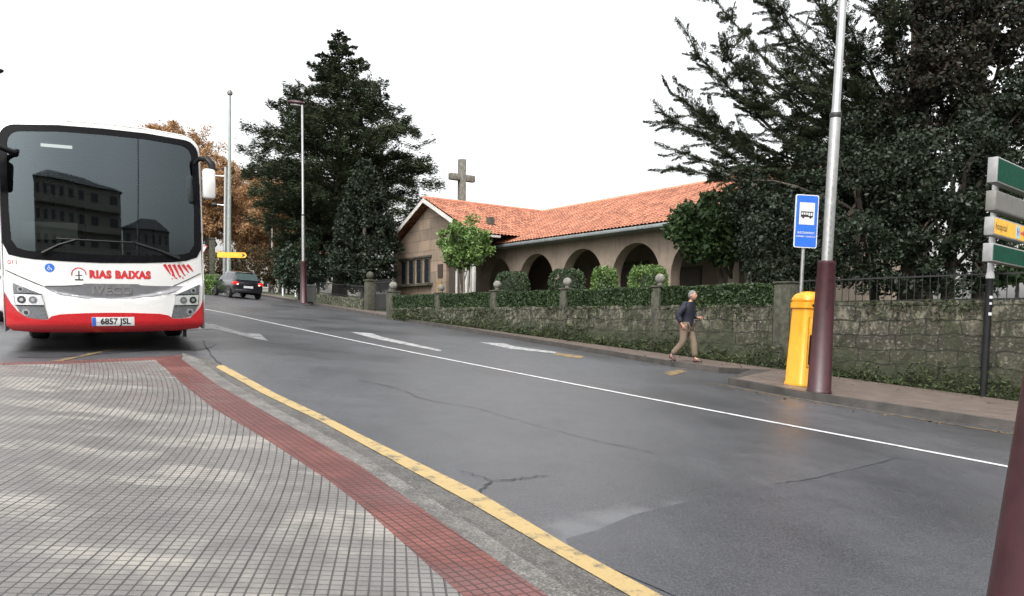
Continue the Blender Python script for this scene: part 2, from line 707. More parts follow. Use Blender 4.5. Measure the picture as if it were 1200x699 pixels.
PALEST = (.105, .107, .112)
ASPH = mat_asphalt('wet asphalt', (.030, .0305, .033), .9, [(650, 636, .22, PALEST, .5), (678, 618, .24, PALEST, .6), (712, 608, .22, PALEST, .6), (752, 601, .22, PALEST, .55), (800, 592, .2, PALEST, .4), (230, 405, .8, (.015, .015, .016), .7)])
ASPH2 = mat_asphalt('newer asphalt', (.026, .0265, .030), .8)
ASPHD = mat_asphalt('wet shaded asphalt', (.022, .022, .024), .8)  # dark tone for the wet patch and the painted shade below the coach
PAVE = mat_paving('grey stud paving', (.116, .109, .102), (.215, .200, .178))
PAVER = mat_paving('red stud paving', (.088, .019, .014), (.135, .044, .034), red=True)
KERB = simple('granite kerb', (.098, .092, .085), .7, var=.4, scale=5, bump=.5, bscale=70, dirt=.6, world=True, grain=.8)
KERBD = simple('dark wet kerb', (.045, .040, .036), .5, var=.35, scale=4, bump=.4, bscale=60, dirt=.5, world=True)
GUTTER = simple('worn concrete gutter', (.068, .064, .058), .6, var=.45, scale=4, bump=.6, bscale=70, dirt=.6, world=True, grain=.9)
WALK = simple('wet brown paving', (.105, .082, .07), .48, var=.25, scale=3, bump=.35, bscale=50, dirt=.45, world=True, grain=.5)
WHITEL = mat_paint_line('white road paint', (.42, .42, .42), .7)
WHITEW = mat_paint_line('worn white road paint', (.29, .29, .29), .9)
YELL = mat_paint_line('yellow road paint', (.31, .225, .095), .8)
YELLW = mat_paint_line('worn yellow road paint', (.19, .125, .045), .95)
CRACK = simple('crack filler', (.014, .014, .015), .7, world=True)
SMEAR = simple('dried cement smear', (.17, .172, .18), .75, var=.3, scale=9, world=True)
SLATE = simple('dark slate roof', (.05, .05, .052), .7, var=.3)
SOIL = simple('garden soil and turf', (.045, .055, .022), .95, var=.5, scale=2.5, bump=.6, bscale=20)
STONE = mat_stone_wall('mossy granite wall')
GRAN = simple('weathered granite', (.040, .040, .027), .9, var=.6, scale=9, bump=.6, bscale=40, dirt=.8)
GRANL = simple('lichened granite', (.13, .125, .105), .9, var=.4, scale=9, bump=.5, bscale=40, dirt=.5)
PLAST = mat_plaster('brown sandstone render', (.222, .176, .138), .65)
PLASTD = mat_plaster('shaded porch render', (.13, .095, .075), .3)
CREAM = mat_plaster('cream render', (.34, .29, .22), .3)
PALE = mat_plaster('pale grey render', (.30, .29, .265), .4)
ROOF = mat_roof()
RIDGE = simple('ridge tile', (.40, .16, .10), .8, var=.3, scale=6)
ZINC = simple('zinc gutter', (.20, .22, .22), .45, .4, var=.2, scale=5, dirt=.3)
WHTRIM = simple('white fascia', (.42, .41, .385), .6, var=.12, scale=4, dirt=.3)
WOODD = simple('dark wooden door', (.035, .026, .02), .6, var=.3)
GLASSD = simple('dark window glass', (.015, .017, .02), .08, var=.1, spec=.8)
IRON = simple('black iron', (.018, .018, .018), .55, .3)
MAROON = simple('maroon lamp paint', (.030, .005, .008), .42, var=.3, dirt=.4, scale=8, bump=.06, bscale=80, spec=.5)
STEEL = simple('galvanised steel', (.36, .36, .355), .33, .9, var=.12, scale=10)
GREENP = simple('green grey pole paint', (.24, .27, .25), .55, .2, var=.15)
YBOX = simple('yellow postbox paint', (.62, .265, .006), .42, var=.08, scale=5, dirt=.3, coat=.2, grain=.12)
YSIGN = simple('yellow sign face', (.72, .37, .02), .5, var=.1)
GSIGN = simple('green sign face', (.003, .048, .028), .7, var=.2, scale=8, dirt=.25, spec=.12)
GREYSIGN = simple('grey sign face', (.13, .125, .115), .55, .2, var=.15, dirt=.3)
SIGNW = simple('sign white', (.50, .50, .50), .5, var=.06)
SIGNG = simple('dull white board', (.21, .21, .21), .5, var=.15, dirt=.3)
SIGNB = simple('sign blue', (.012, .10, .45), .4, var=.08)
BLACKP = simple('black paint', (.010, .010, .011), .5, var=.2, spec=.2)
TEXTB = simple('black lettering', (.015, .015, .015), .5)
BUSW = simple('white bus paint', (.56, .555, .54), .22, var=.03, scale=2, coat=.5, dirt=.05)
BUSR = simple('red bus paint', (.36, .006, .010), .25, var=.06, scale=2, coat=.5)
BUSB = simple('black gloss trim', (.005, .005, .006), .25, var=.1, spec=.1)
RUBBER = simple('tyre rubber', (.014, .014, .014), .85, var=.2, bump=.3)
CHROME = simple('chrome', (.62, .62, .63), .18, .95, var=.05)
GRILLE = simple('grey grille', (.17, .17, .18), .4, .5, var=.1)
LAMPB = simple('headlamp bucket', (.20, .21, .22), .28, .7, var=.06, scale=8)
LAMPG = simple('headlamp grey', (.30, .31, .32), .3, .5, var=.1, scale=20)
LAMPW = simple('headlamp clear', (.75, .76, .78), .12, .6, var=.05)
DASH = simple('dashboard plastic', (.03, .03, .032), .6)
SEAT = simple('seat fabric', (.035, .04, .05), .9)
DIM = simple('bus cabin lining', (.11, .11, .11), .8)
TEXTR = simple('red lettering', (.42, .02, .025), .4)
CARB = simple('dark car paint', (.010, .010, .013), .18, var=.1, coat=.7)
CARW = simple('white car paint', (.72, .72, .72), .25, coat=.5)
REDL = emis('lit tail lamp', (.9, .03, .02), .35, (.4, .01, .01))
WINDOW = mat_glass('bus windscreen glass', trans=.42)
BARK = simple('bark', (.055, .043, .033), .95, var=.4, scale=7, bump=.8, bscale=14)
BARKG = simple('grey bark', (.14, .12, .10), .95, var=.4, scale=6, bump=.8, bscale=14)
F_CEDAR = foliage('cedar needles', [(.010, .016, .009), (.019, .029, .015), (.040, .053, .024)], .7, .12, .15)
F_HOLLY = foliage('holly leaves', [(.005, .0095, .0055), (.009, .016, .0085), (.021, .030, .016)], .5, .06, .22)
F_REDD = foliage('dark copper leaves', [(.006, .011, .007), (.012, .017, .009), (.022, .014, .009)], .6, .08, .2)
F_CYP = foliage('cypress leaves', [(.012, .024, .014), (.020, .038, .020), (.034, .054, .028)], .55, .08)
F_AUT = foliage('autumn leaves', [(.16, .082, .032), (.26, .140, .058), (.37, .225, .115)], .7, .3)
F_BROWN = foliage('brown green leaves', [(.014, .014, .007), (.030, .024, .011), (.055, .036, .016)], .7, .1, .15)
F_BRIGHT = foliage('bright green leaves', [(.035, .075, .018), (.07, .13, .03), (.14, .22, .055)], .5, .22)
F_MID = foliage('mid green leaves', [(.010, .024, .008), (.021, .042, .013), (.040, .064, .022)], .55, .12, .2)
F_HEDGE = foliage('hedge leaves', [(.010, .022, .007), (.018, .037, .011), (.034, .058, .017)], .55, .12)
F_WEED = foliage('weed leaves', [(.010, .017, .005), (.020, .032, .008), (.042, .056, .015)], .7, .15)
SKIN = simple('skin', (.33, .175, .125), .55, var=.08)
HAIRG = simple('grey hair', (.12, .115, .11), .8)
NAVY = simple('navy jacket', (.003, .004, .012), .75, var=.2, bump=.3, bscale=30)
KHAKI = simple('khaki trousers', (.12, .088, .06), .85, var=.15, bump=.3, bscale=30)
BROWN = simple('brown shoes', (.06, .025, .018), .55)
BINM = simple('dark green bin paint', (.05, .06, .052), .6, .2)
BLUEB = simple('blue bin plastic', (.02, .08, .30), .5)

# ------------------------------------------------------------------ ground, road, pavements
def terr(x, y):
    """garden level behind the wall"""
    z = max(1.72, GA * x + GB * y + .06)
    if z > 3.4: z = 3.4 + 1.3 * math.tanh((z - 3.4) / 1.3)
    return z


ws = [-400, -250, -150, -100, -70, -55, -45, -38, -32, -27, -22, -18, -14, -10, -6, -3, 0, 3, 6, 9, 12, 15, 20, 28, 40, 60, 100, 170, 280, 400]
bm = bmesh.new()
gv = [[bm.verts.new((x, y, Z(x, y) - .30)) for x in ws] for y in ws]
for j in range(len(ws) - 1):
    for i in range(len(ws) - 1):
        bm.faces.new((gv[j][i], gv[j][i + 1], gv[j + 1][i + 1], gv[j + 1][i]))
tag(fin(bm, 'ground', SOIL), kind='structure')

KR = [(-60, 112), (-32, 76), G(310, 348), G(380, 361), G(480, 378), G(600, 398), G(713, 417), G(790, 430.5), G(842, 437.5)]
BULB = [G(880, 439.5), G(853, 451), G(920, 464), G(1000, 477), G(1180, 504), G(1400, 535)]
bx = np.array(BULB[-1]) + (np.array(BULB[-1]) - np.array(BULB[-2])) * 3
kerb_r = KR + BULB + [tuple(bx)]
road_out = kerb_r[:] + [(30, -30), (-10, -30), (-45, -10), (-60, 40), (-75, 105)]
# keep the sheet a little under the kerb stones
sheet('road', road_out, 0.0, ASPH, .6)

# far pavement
WALLP = [(17.0, 6.2), (9.3, 15.2), (-1.2, 27.4), (-5.32, 35.47), (-9.97, 41.15), (-16.6, 53.5), (-32, 79), (-60, 116)]


def offs(pts, d):
    out = []
    for i, p in enumerate(pts):
        a = np.array(pts[max(0, i - 1)][:2]); b = np.array(pts[min(len(pts) - 1, i + 1)][:2])
        t = (b - a) / np.linalg.norm(b - a)
        out.append((p[0] + t[1] * d, p[1] - t[0] * d))
    return out


KR2 = KR + [BULB[0]]
BU2 = BULB[1:] + [tuple(bx)]
kin1, kin2 = offs(KR2, -.16), offs(BU2, -.16)
walk = kin1[:-1] + [G(905, 440)] + kin2 + [(24, 6)] + [(p[0] + .35, p[1] + .25) for p in WALLP]
sheet('far_pavement', walk, .12, WALK, 1.0)
sheet('kerb', KR2 + [G(905, 440)] + kin1[:-1][::-1], .125, KERBD, 1.0, thick=.3)
sheet('kerb', BU2 + kin2[::-1], .125, KERBD, 1.0, thick=.3)
sheet('kerb', [BULB[0], BULB[1], kin2[0], G(905, 440)], .123, KERBD, 1.0, thick=.3)
# yellow edge line along the far kerb
YL = [G(832, 449.5), G(900, 462), G(1000, 479), G(1178, 508), G(1400, 541)]
sheet('yellow_line', ribbon_outline(YL, .07), .006, YELLW, .6)
for q in ([(652, 413.5), (686, 418), (680, 421), (650, 416.5)], [(778, 437), (797, 433.5), (806, 436), (786, 441)]):
    sheet('yellow_mark', [G(*a) for a in q], .006, YELLW, .6)

# white centre line, arrows
WL = [G(1420, 594), G(1173, 546), G(880, 490.5), G(620, 440.5), G(430, 403), G(300, 376), G(240, 363.5), G(185, 352)]
sheet('white_line', ribbon_outline(smooth_line(WL), .11), .006, WHITEL, .8)
AR1 = [(411, 389.5), (436, 391), (447, 395.2), (518, 410.8), (516, 412.6), (440, 397.8), (425, 394)]
AR2 = [(562, 401.5), (590, 402.8), (604, 406.5), (652, 413), (650, 414.8), (596, 409), (578, 405)]
AR3 = [(241, 382), (255, 385.5), (284, 394), (305, 395), (314.5, 404), (290.6, 400), (273, 395.5), (250, 390), (225, 391.5), (200, 391), (205, 388), (226, 386)]
for a in (AR1, AR2, AR3):
    sheet('road_arrow', [G(*q) for q in a], .006, WHITEW, .6)

# worn road: newer asphalt, wet patch with coach shade painted in, cement smear, cracks
sheet('asphalt_patch', [G(*q) for q in [(668, 646), (664, 632), (700, 622), (742, 604), (800, 590), (872, 575), (965, 559), (1066, 536), (1185, 552), (1380, 592)]] + [(2.4, 1.0), (.98, 3.1)], .004, ASPH2, .6)
sheet('wet_shade_patch', [G(*q) for q in [(150, 402), (200, 399), (226, 397.5), (243, 401), (254, 408), (247, 413), (228, 416), (207, 413), (150, 414), (60, 416), (20, 414), (40, 402), (90, 402)]], .006, ASPHD, .3)  # dark wet ground, widened to paint in the shade below the coach


def crack(pts, wd):
    w_ = smooth_line([G(*p) for p in pts], 6)
    rr = random.Random(len(pts) * 7 + int(pts[0][0]))
    w_ = [(a + rr.uniform(-.02, .02), b + rr.uniform(-.02, .02)) for a, b in w_]
    ww = [wd * .55 * rr.uniform(.3, 1.2) for _ in w_]
    ww[0] = ww[-1] = .003
    sheet('road_crack', ribbon_outline(w_, ww), .0075, CRACK, 1.0)


crack([(552, 590), (563, 578), (576, 566), (608, 562), (640, 558)], .028)
crack([(540, 552), (558, 558), (576, 566)], .018)
crack([(420, 448), (470, 458), (495, 468), (560, 479)], .03)
crack([(560, 479), (620, 497), (700, 517), (766, 532)], .022)
crack([(238, 404), (246, 420), (262, 436)], .04)
crack([(314, 405), (345, 412), (385, 417)], .02)
crack([(905, 568), (960, 560), (1060, 536)], .03)

# near pavement: red band, kerb, gutter, yellow line
IN = [G(*q, .1) for q in [(182, 424.3), (249, 478), (315, 517), (388, 565), (420, 590), (543, 699)]]
OUT = [G(*q, .1) for q in [(212, 424), (256, 452), (380, 522), (420, 545), (643, 699)]]
YIN = [G(*q) for q in [(253, 436), (380, 497), (420, 519), (550, 590), (648, 648), (736, 699)]]
YOUT = [G(*q) for q in [(262, 434), (380, 488.5), (420, 509), (561, 578), (664, 640), (774, 699)]]


def ext(pts, d):
    a = np.array(pts[-2]); b = np.array(pts[-1])
    t = (b - a) / np.linalg.norm(b - a)
    return pts + [tuple(b + t * d)]


IN, OUT, YIN, YOUT = ext(IN, 5.5), ext(OUT, 5.5), ext(YIN, 5.5), ext(YOUT, 5.5)
farL, farR = G(-260, 424.3, .1), IN[0]
farL2, farR2 = G(-260, 420.6, .1), G(214, 421, .1)
sheet('near_pavement', IN + [(5, -9), (-14, -9), (-16, 4), farL], .10, PAVE, .7)
sheet('red_paving_band', OUT + IN[::-1] + [farL, farL2, farR2], .101, PAVER, .7, thick=.02)
KO = [G(214, 420, .07)] + [G(*q, .07) for q in [(232, 427), (262, 447), (380, 513), (420, 535), (560, 625), (668, 699)]]
KO = ext(KO, 5.5)
sheet('kerb', KO + OUT[::-1], .094, KERB, .7, thick=.14)
sheet('gutter', [G(240, 425)] + YOUT + KO[::-1], .003, GUTTER, .7)
sheet('yellow_line', [G(256, 433.5)] + YOUT + YIN[::-1], .008, YELL, .7)
sheet('yellow_line', ribbon_outline([G(60, 421.5), G(110, 413.5), G(165, 406)], .10), .007, YELLW, .6)


# garden behind the wall
gar = [(p[0] + .2, p[1] + .15) for p in WALLP] + [(-60, 200), (120, 200), (120, 6.2)]
sheet('garden', gar, 0.0, SOIL, 6.0, zf=terr)


# ------------------------------------------------------------------ foliage helpers
def leaf_mesh(name, pos, size, mat, parent=None, flat=0.0, aspect=.5, dirs=None, jitter=.55):
    n = len(pos)
    if n == 0: return None
    a = RNG.normal(size=(n, 3))
    if dirs is not None:
        a = dirs + a * .35
    a[:, 2] *= (1 - flat)
    a /= np.linalg.norm(a, axis=1)[:, None]
    b = RNG.normal(size=(n, 3))
    b[:, 2] *= (1 - flat)
    b -= a * (a * b).sum(1)[:, None]
    b /= np.linalg.norm(b, axis=1)[:, None] + 1e-9
    s = size * RNG.uniform(1 - jitter, 1 + jitter, n)[:, None]
    co = np.empty((n, 4, 3))
    co[:, 0] = pos - a * s
    co[:, 1] = pos - b * s * aspect
    co[:, 2] = pos + a * s
    co[:, 3] = pos + b * s * aspect
    me = bpy.data.meshes.new(name)
    me.vertices.add(n * 4)
    me.vertices.foreach_set('co', co.reshape(-1).astype(np.float32))
    me.loops.add(n * 4)
    me.loops.foreach_set('vertex_index', np.arange(n * 4, dtype=np.int32))
    me.polygons.add(n)
    me.polygons.foreach_set('loop_start', np.arange(0, n * 4, 4, dtype=np.int32))
    me.update(calc_edges=True)
    me.validate()
    me.materials.append(mat)
    return link(bpy.data.objects.new(name, me), parent)


def clump_points(centres, radii, per, squash=(1, 1, 1)):
    c = np.repeat(np.asarray(centres), per, axis=0)
    r = np.repeat(np.asarray(radii), per)[:, None]
    d = RNG.normal(size=c.shape)
    d /= np.linalg.norm(d, axis=1)[:, None]
    d *= RNG.uniform(0, 1, len(c))[:, None] ** .45
    return c + d * r * np.array(squash)


def ellipsoid_clumps(n, c, r, shell=.6, zbias=0.0):
    d = RNG.normal(size=(n, 3))
    d /= np.linalg.norm(d, axis=1)[:, None]
    k = RNG.uniform(0, 1, n) ** (1 / 3)
    k = shell + (1 - shell) * k if False else np.where(RNG.uniform(size=n) < shell, RNG.uniform(.72, 1.02, n), k)
    return np.array(c) + d * k[:, None] * np.array(r)


def trunk(name, base, top, r0, r1, mat, parent, limbs=(), bend=.15):
    bm = bmesh.new()
    base, top = np.array(base, float), np.array(top, float)
    pts, rs = [], []
    for k in range(8):
        t = k / 7
        q = base + (top - base) * t + np.array([math.sin(t * 5 + base[0]), math.cos(t * 4 + base[1]), 0]) * bend * t
        pts.append(q)
        rs.append((r0 + (r1 - r0) * t) * (1.35 if k == 0 else 1))
    tube(bm, pts, rs, 9)
    for l in limbs:
        p = [np.array(x, float) for x in l[0]]
        rr = np.linspace(l[1], l[2], len(p))
        tube(bm, p, list(rr), 6)
    return fin(bm, name, mat, parent, smooth=True)


def arc_branch(a, b, sag=0.0, n=6, wob=.1):
    a, b = np.array(a, float), np.array(b, float)
    L = np.linalg.norm(b - a)
    return [a + (b - a) * t + np.array([0, 0, sag * L * 4 * t * (1 - t)]) + RNG.normal(size=3) * wob * L * .12 * (0 if k in (0, n - 1) else 1)
            for k, t in enumerate(np.linspace(0, 1, n))]


# ------------------------------------------------------------------ stone wall, pillars, hedge, railing
wA, wB = np.array(WALLP[2]), np.array(WALLP[1])
wdir = (wB - wA) / np.linalg.norm(wB - wA)
wnor = np.array([wdir[1], -wdir[0]])      # towards the road
wnor = wnor if wnor @ np.array([-1, -1]) > 0 else -wnor


def wall_mesh(name, p0, p1, th, zt0, zt1, mat, label, cat='wall', step=.13, rough=.022, group=None):
    """wall in its own axes: x along, y thickness, z up (world level)"""
    p0, p1 = np.array(p0), np.array(p1)
    L = np.linalg.norm(p1 - p0)
    d = (p1 - p0) / L
    n = max(2, int(L / step))
    bm = bmesh.new()
    lay = None
    rows = 11
    grid = {}
    hs_ = {}
    for side in (0, 1):
        for i in range(n + 1):
            x = L * i / n
            wpt = p0 + d * x
            zb = Z(*wpt) - .1
            zt = zt0 + (zt1 - zt0) * i / n + random.uniform(-1, 1) * rough
            for j in range(rows + 1):
                z = zb + (zt - zb) * j / rows
                y = (th / 2 if side else -th / 2) + random.uniform(-1, 1) * rough
                v = bm.verts.new((x, y, z))
                grid[side, i, j] = v
                hs_[v] = z - (zb + .1)
    for side in (0, 1):
        for i in range(n):
            for j in range(rows):
                bm.faces.new((grid[side, i, j], grid[side, i + 1, j], grid[side, i + 1, j + 1], grid[side, i, j + 1]))
    for i in range(n):
        bm.faces.new((grid[0, i, rows], grid[0, i + 1, rows], grid[1, i + 1, rows], grid[1, i, rows]))
    for i in (0, n):
        for j in range(rows):
            bm.faces.new((grid[0, i, j], grid[1, i, j], grid[1, i, j + 1], grid[0, i, j + 1]))
    bm.verts.index_update()
    vals = [hs_[v] for v in bm.verts]
    o = fin(bm, name, mat)
    at = o.data.attributes.new('above_ground', 'FLOAT', 'POINT')
    at.data.foreach_set('value', vals)
    o.matrix_world = Matrix(((d[0], -d[1], 0, p0[0]), (d[1], d[0], 0, p0[1]), (0, 0, 1, 0), (0, 0, 0, 1)))
    return tag(o, label, cat, group)


def wp(t, off=0.0):
    """point along the wall: t metres from wA, off towards the garden"""
    q = wA + wdir * t - wnor * off
    return q


TW = 16.1
PT = [-2.25, 1.05, 4.45, 8.05]
PEND = 11.6
WTOP = 1.77
HTOP = 2.30
wall_mesh('stone_wall', wp(-5.4), wp(PEND), .42, 1.86, WTOP, STONE, 'long mossy granite wall under the hedge, growing taller downhill')
wall_mesh('stone_wall', wp(PEND + .45), wp(17.1), .42, 1.80, 1.80, STONE, 'mossy block wall with iron railing, right of the yellow postbox')
wall_mesh('stone_wall', wp(17.1), wp(27), .55, 2.62, 2.62, STONE, 'taller mossy stone wall behind the direction signpost')


def ball_pillar(t, zt, w_, ball, label, dark=False, group='granite pillars along the garden wall'):
    q = wp(t)
    zb = Z(*q)
    r = empty('wall_pillar', (q[0], q[1], zb), math.atan2(wdir[1], wdir[0]), label, 'pillar', group)
    boxo('shaft', (-w_ / 2, w_ / 2, -.215, .215, -.1, zt - zb), GRAN, r, .02)
    boxo('cap', (-w_ / 2 - .015, w_ / 2 + .015, -.245, .245, zt - zb + .001, zt - zb + .05), GRAN, r, .015)
    if ball:
        bm = bmesh.new()
        lathe(bm, [(.07, 0), (.075, .05)] + [(ball * math.cos(a), .05 + ball + ball * math.sin(a)) for a in np.linspace(-1.1, 1.45, 9)], 16, (0, 0, zt - zb + .051))
        fin(bm, 'ball', GRANL, r, smooth=True)
    return r


ball_pillar(-2.25, 2.36, .26, .13, 'granite pillar with ball, second from the iron gate, under the round tree')
ball_pillar(1.05, 2.36, .27, .14, 'granite ball pillar in front of the leftmost porch arch')
ball_pillar(4.45, 2.33, .27, .14, 'granite ball pillar in the middle of the clipped hedge')
ball_pillar(8.05, 2.30, .28, .14, 'granite ball pillar directly behind the walking man')
ball_pillar(PEND + .22, 2.28, .42, 0, 'broad granite pillar without ball, ending the hedge by the blue sign')
ball_pillar(-5.6, 2.50, .40, .17, 'dark granite ball pillar on the right side of the iron gate')


def hedge(t0, t1, zt, zb, label, depth=.55, grp='clipped hedge sections on the wall'):
    L = t1 - t0
    c = wp((t0 + t1) / 2, .10)
    r = empty('hedge', (c[0], c[1], zb), math.atan2(wdir[1], wdir[0]), label, 'hedge', grp)
    h = zt - zb
    n = int(L * 3800)
    # points on the shell of the box
    u = RNG.uniform(-L / 2, L / 2, n)
    v = RNG.uniform(-depth / 2, depth / 2, n)
    zz = RNG.uniform(0, h, n)
    face = RNG.integers(0, 5, n)
    v = np.where(face < 3, -depth / 2 + np.abs(RNG.normal(0, .035, n)), v)
    zz = np.where(face == 3, h - np.abs(RNG.normal(0, .03, n)), zz)
    v = np.where(face == 4, depth / 2 - np.abs(RNG.normal(0, .03, n)), v)
    wob = .03 * np.sin(u * 3.1) + .02 * np.sin(u * 7.7 + zz * 9)
    pos = np.stack([u, v * np.sign(wdir[0]) + wob, zz + wob * .5], 1)
    # wall axis x -> local; road side is the side of wnor
    s = 1 if (np.array([-wdir[1], wdir[0]]) @ wnor) < 0 else -1
    pos[:, 1] *= s
    leaf_mesh('leaves', pos, .034, F_HEDGE, r, aspect=.6)
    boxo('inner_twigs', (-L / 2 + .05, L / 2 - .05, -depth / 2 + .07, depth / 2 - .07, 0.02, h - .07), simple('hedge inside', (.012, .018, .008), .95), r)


hedge(-5.38, -2.30, 2.34, 1.84, 'short hedge section between the iron gate pillar and the round tree')
hedge(-2.18, 1.00, 2.34, 1.82, 'clipped hedge section under the small round tree by the church wing')
hedge(1.12, 4.39, 2.32, 1.80, 'clipped hedge section in front of the two left porch arches')
hedge(4.52, 7.98, 2.31, 1.78, 'clipped hedge section left of the walking man, below the two middle bushes')
hedge(8.12, PEND + .02, 2.30, 1.76, 'clipped hedge section behind and right of the walking man')

# railing right of the postbox
rl = empty('iron_railing', (*wp(PEND + .6), 1.78), math.atan2(wdir[1], wdir[0]), 'black iron bar railing on the wall under the dark trees', 'railing')
RL = 4.6
bm = bmesh.new()
for z in (.06, .55):
    box(bm, 0, RL, -.02, .02, z - .015, z + .015)
fin(bm, 'rail', IRON, rl)
bb = bmesh.new()
tube(bb, [(0, 0, 0), (0, 0, .62)], .009, 6)
bar_me = None
k = 0
x = .05
while x < RL:
    if bar_me is None:
        o = fin(bb, 'bar', IRON, rl)
        bar_me = o.data
    else:
        o = link(bpy.data.objects.new('bar', bar_me), rl)
    o.location = (x, 0, 0)
    x += .155

# weeds and moss tufts at the foot of the wall
pts = []
for t in np.arange(-5.2, 22, .05):
    for _ in range(17 if t > 2 else 11):
        q = wp(t + random.uniform(-.05, .05), -.225 - abs(random.gauss(0, .07)))
        pts.append((q[0], q[1], Z(*q) + .12 + abs(random.gauss(0, .19)) * (1 + .5 * math.sin(t * 1.7) + .3 * math.sin(t * 5.1))))
for t in np.arange(-5.3, 17, .03):           # creepers hanging down the face
    k_ = math.sin(t * 1.3 + 1) + .6 * math.sin(t * 3.7) + .4 * math.sin(t * 8.3)
    for _ in range(int(max(0, 2.2 + 2.4 * k_))):
        q = wp(t + random.uniform(-.05, .05), -.225 - abs(random.gauss(0, .025)))
        pts.append((q[0], q[1], WTOP + .03 - abs(random.gauss(0, .10 + .10 * max(0, k_)))))
for t in np.arange(PEND + .5, 17, .05):      # moss along the top
    for _ in range(2):
        q = wp(t + random.uniform(-.05, .05), -.2 + random.uniform(-.03, .2))
        pts.append((q[0], q[1], 1.80 + abs(random.gauss(0, .025))))
o = leaf_mesh('weeds', np.array(pts), .045, F_WEED, None, aspect=.35)
tag(o, kind='stuff', label='moss and weeds growing along the foot of the wall', cat='weeds')
pts = []
for k in range(420):
    t = random.uniform(-4, 18)
    q = wp(t, -.3 - abs(random.gauss(0, 1.1)) - .1)
    pts.append((q[0], q[1], Z(*q) + .128))
for k in range(90):
    a, b_ = random.choice(list(zip(BULB[1:-1], BULB[2:])))
    u = random.random()
    q = np.array(a) * (1 - u) + np.array(b_) * u + np.array([-.2 - random.random() * .35, -.25 - random.random() * .35])
    pts.append((q[0], q[1], Z(*q) + .012))
o = leaf_mesh('fallen_leaves', np.array(pts), .026, simple('dead leaf', (.085, .05, .022), .8, var=.5, scale=30), None, flat=.92, aspect=.6)
tag(o, kind='stuff', label='dead leaves scattered on the far pavement', cat='leaves')

# iron gate and low wall with railing further left
gL, gR = np.array(G(439, 364.5, .12)), np.array(G(463, 368, .12))
gd = gR - gL
gw = np.linalg.norm(gd)
gt = empty('iron_gate', (gL[0], gL[1], Z(*gL) + .14), math.atan2(gd[1], gd[0]), 'dark iron bar gate between two ball pillars by the conical tree', 'gate')
bm = bmesh.new()
for z in (.08, .75, 1.30):
    box(bm, 0, gw, -.02, .02, z - .02, z + .02)
fin(bm, 'gate_frame', IRON, gt)
for k in range(int(gw / .12)):
    tubeo('bar', [(.06 + k * .12, 0, .02), (.06 + k * .12, 0, 1.45)], .014, IRON, gt, 6)
boxo('lower_panel', (.03, gw - .03, -.008, .008, .1, .72), IRON, gt)
gp = empty('wall_pillar', (gL[0] - .25, gL[1] + .2, Z(*gL)), math.atan2(gd[1], gd[0]), 'granite ball pillar on the left side of the iron gate', 'pillar', 'granite pillars along the garden wall')
boxo('shaft', (-.22, .22, -.22, .22, -.1, 1.55), GRAN, gp, .02)
boxo('cap', (-.26, .26, -.26, .26, 1.551, 1.62), GRAN, gp, .015)
bm = bmesh.new()
lathe(bm, [(.08, 0)] + [(.19 * math.cos(a), .2 + .19 * math.sin(a)) for a in np.linspace(-1.1, 1.45, 9)], 16, (0, 0, 1.621))
fin(bm, 'ball', GRAN, gp, smooth=True)
lw0, lw1 = np.array([gL[0] - .5, gL[1] + .4]), np.array(G(364, 353.6, .12))
zt0, zt1 = Z(*lw0) + .62, Z(*lw1) + .62
wall_mesh('low_wall', lw0, lw1, .35, zt0, zt1, STONE, 'low mossy wall under railing, left of the iron gate')
ld = lw1 - lw0
LL = np.linalg.norm(ld)
rg = empty('iron_railing', (lw0[0], lw0[1], zt0), 0, 'thin black railing on the low wall under the big cedar', 'railing')
rg.matrix_world = Matrix.Translation((lw0[0], lw0[1], zt0)) @ Matrix.Rotation(math.atan2(ld[1], ld[0]), 4, 'Z') @ Matrix.Rotation(-math.atan2(zt1 - zt0, LL), 4, 'Y')
bm = bmesh.new()
for z in (.08, .62):
    box(bm, 0, LL, -.02, .02, z - .02, z + .02)
fin(bm, 'rail', IRON, rg)
bm = bmesh.new()
tube(bm, [(0, 0, 0), (0, 0, .68)], .016, 5)
o = fin(bm, 'bar', IRON, rg)
for k in range(1, min(70, int(LL / .18))):
    c = link(bpy.data.objects.new('bar', o.data), rg)
    c.location = (k * .18, 0, 0)

# ------------------------------------------------------------------ church with porch arcade
ch_u = np.array([-.588, .809])           # along the front, away from the camera
ch_n = np.array([.809, .588])            # into the building
CO = np.array([4.84, 30.7])
CHZ = 1.75
church = empty('church', (CO[0], CO[1], 0), 0, 'low church with orange tiled roof, round porch arches and gabled side wing', 'church')
church.matrix_world = Matrix(((ch_u[0], ch_n[0], 0, CO[0]), (ch_u[1], ch_n[1], 0, CO[1]), (0, 0, 1, 0), (0, 0, 0, 1)))
EAVE = 1.26 + 3.72
FL0, FL1 = -5.7, 11.35


def arch_outline(l0, l1, zb, zt, centres, r, zs):
    pts = [(l0, zb)]
    for c in centres:
        pts.append((c - r, zb))
        for a in np.linspace(math.pi, 0, 25):
            pts.append((c + r * math.cos(a), zs + r * math.sin(a) * 1.04))
        pts.append((c + r, zb))
    pts += [(l1, zb), (l1, zt), (l0, zt)]
    return pts


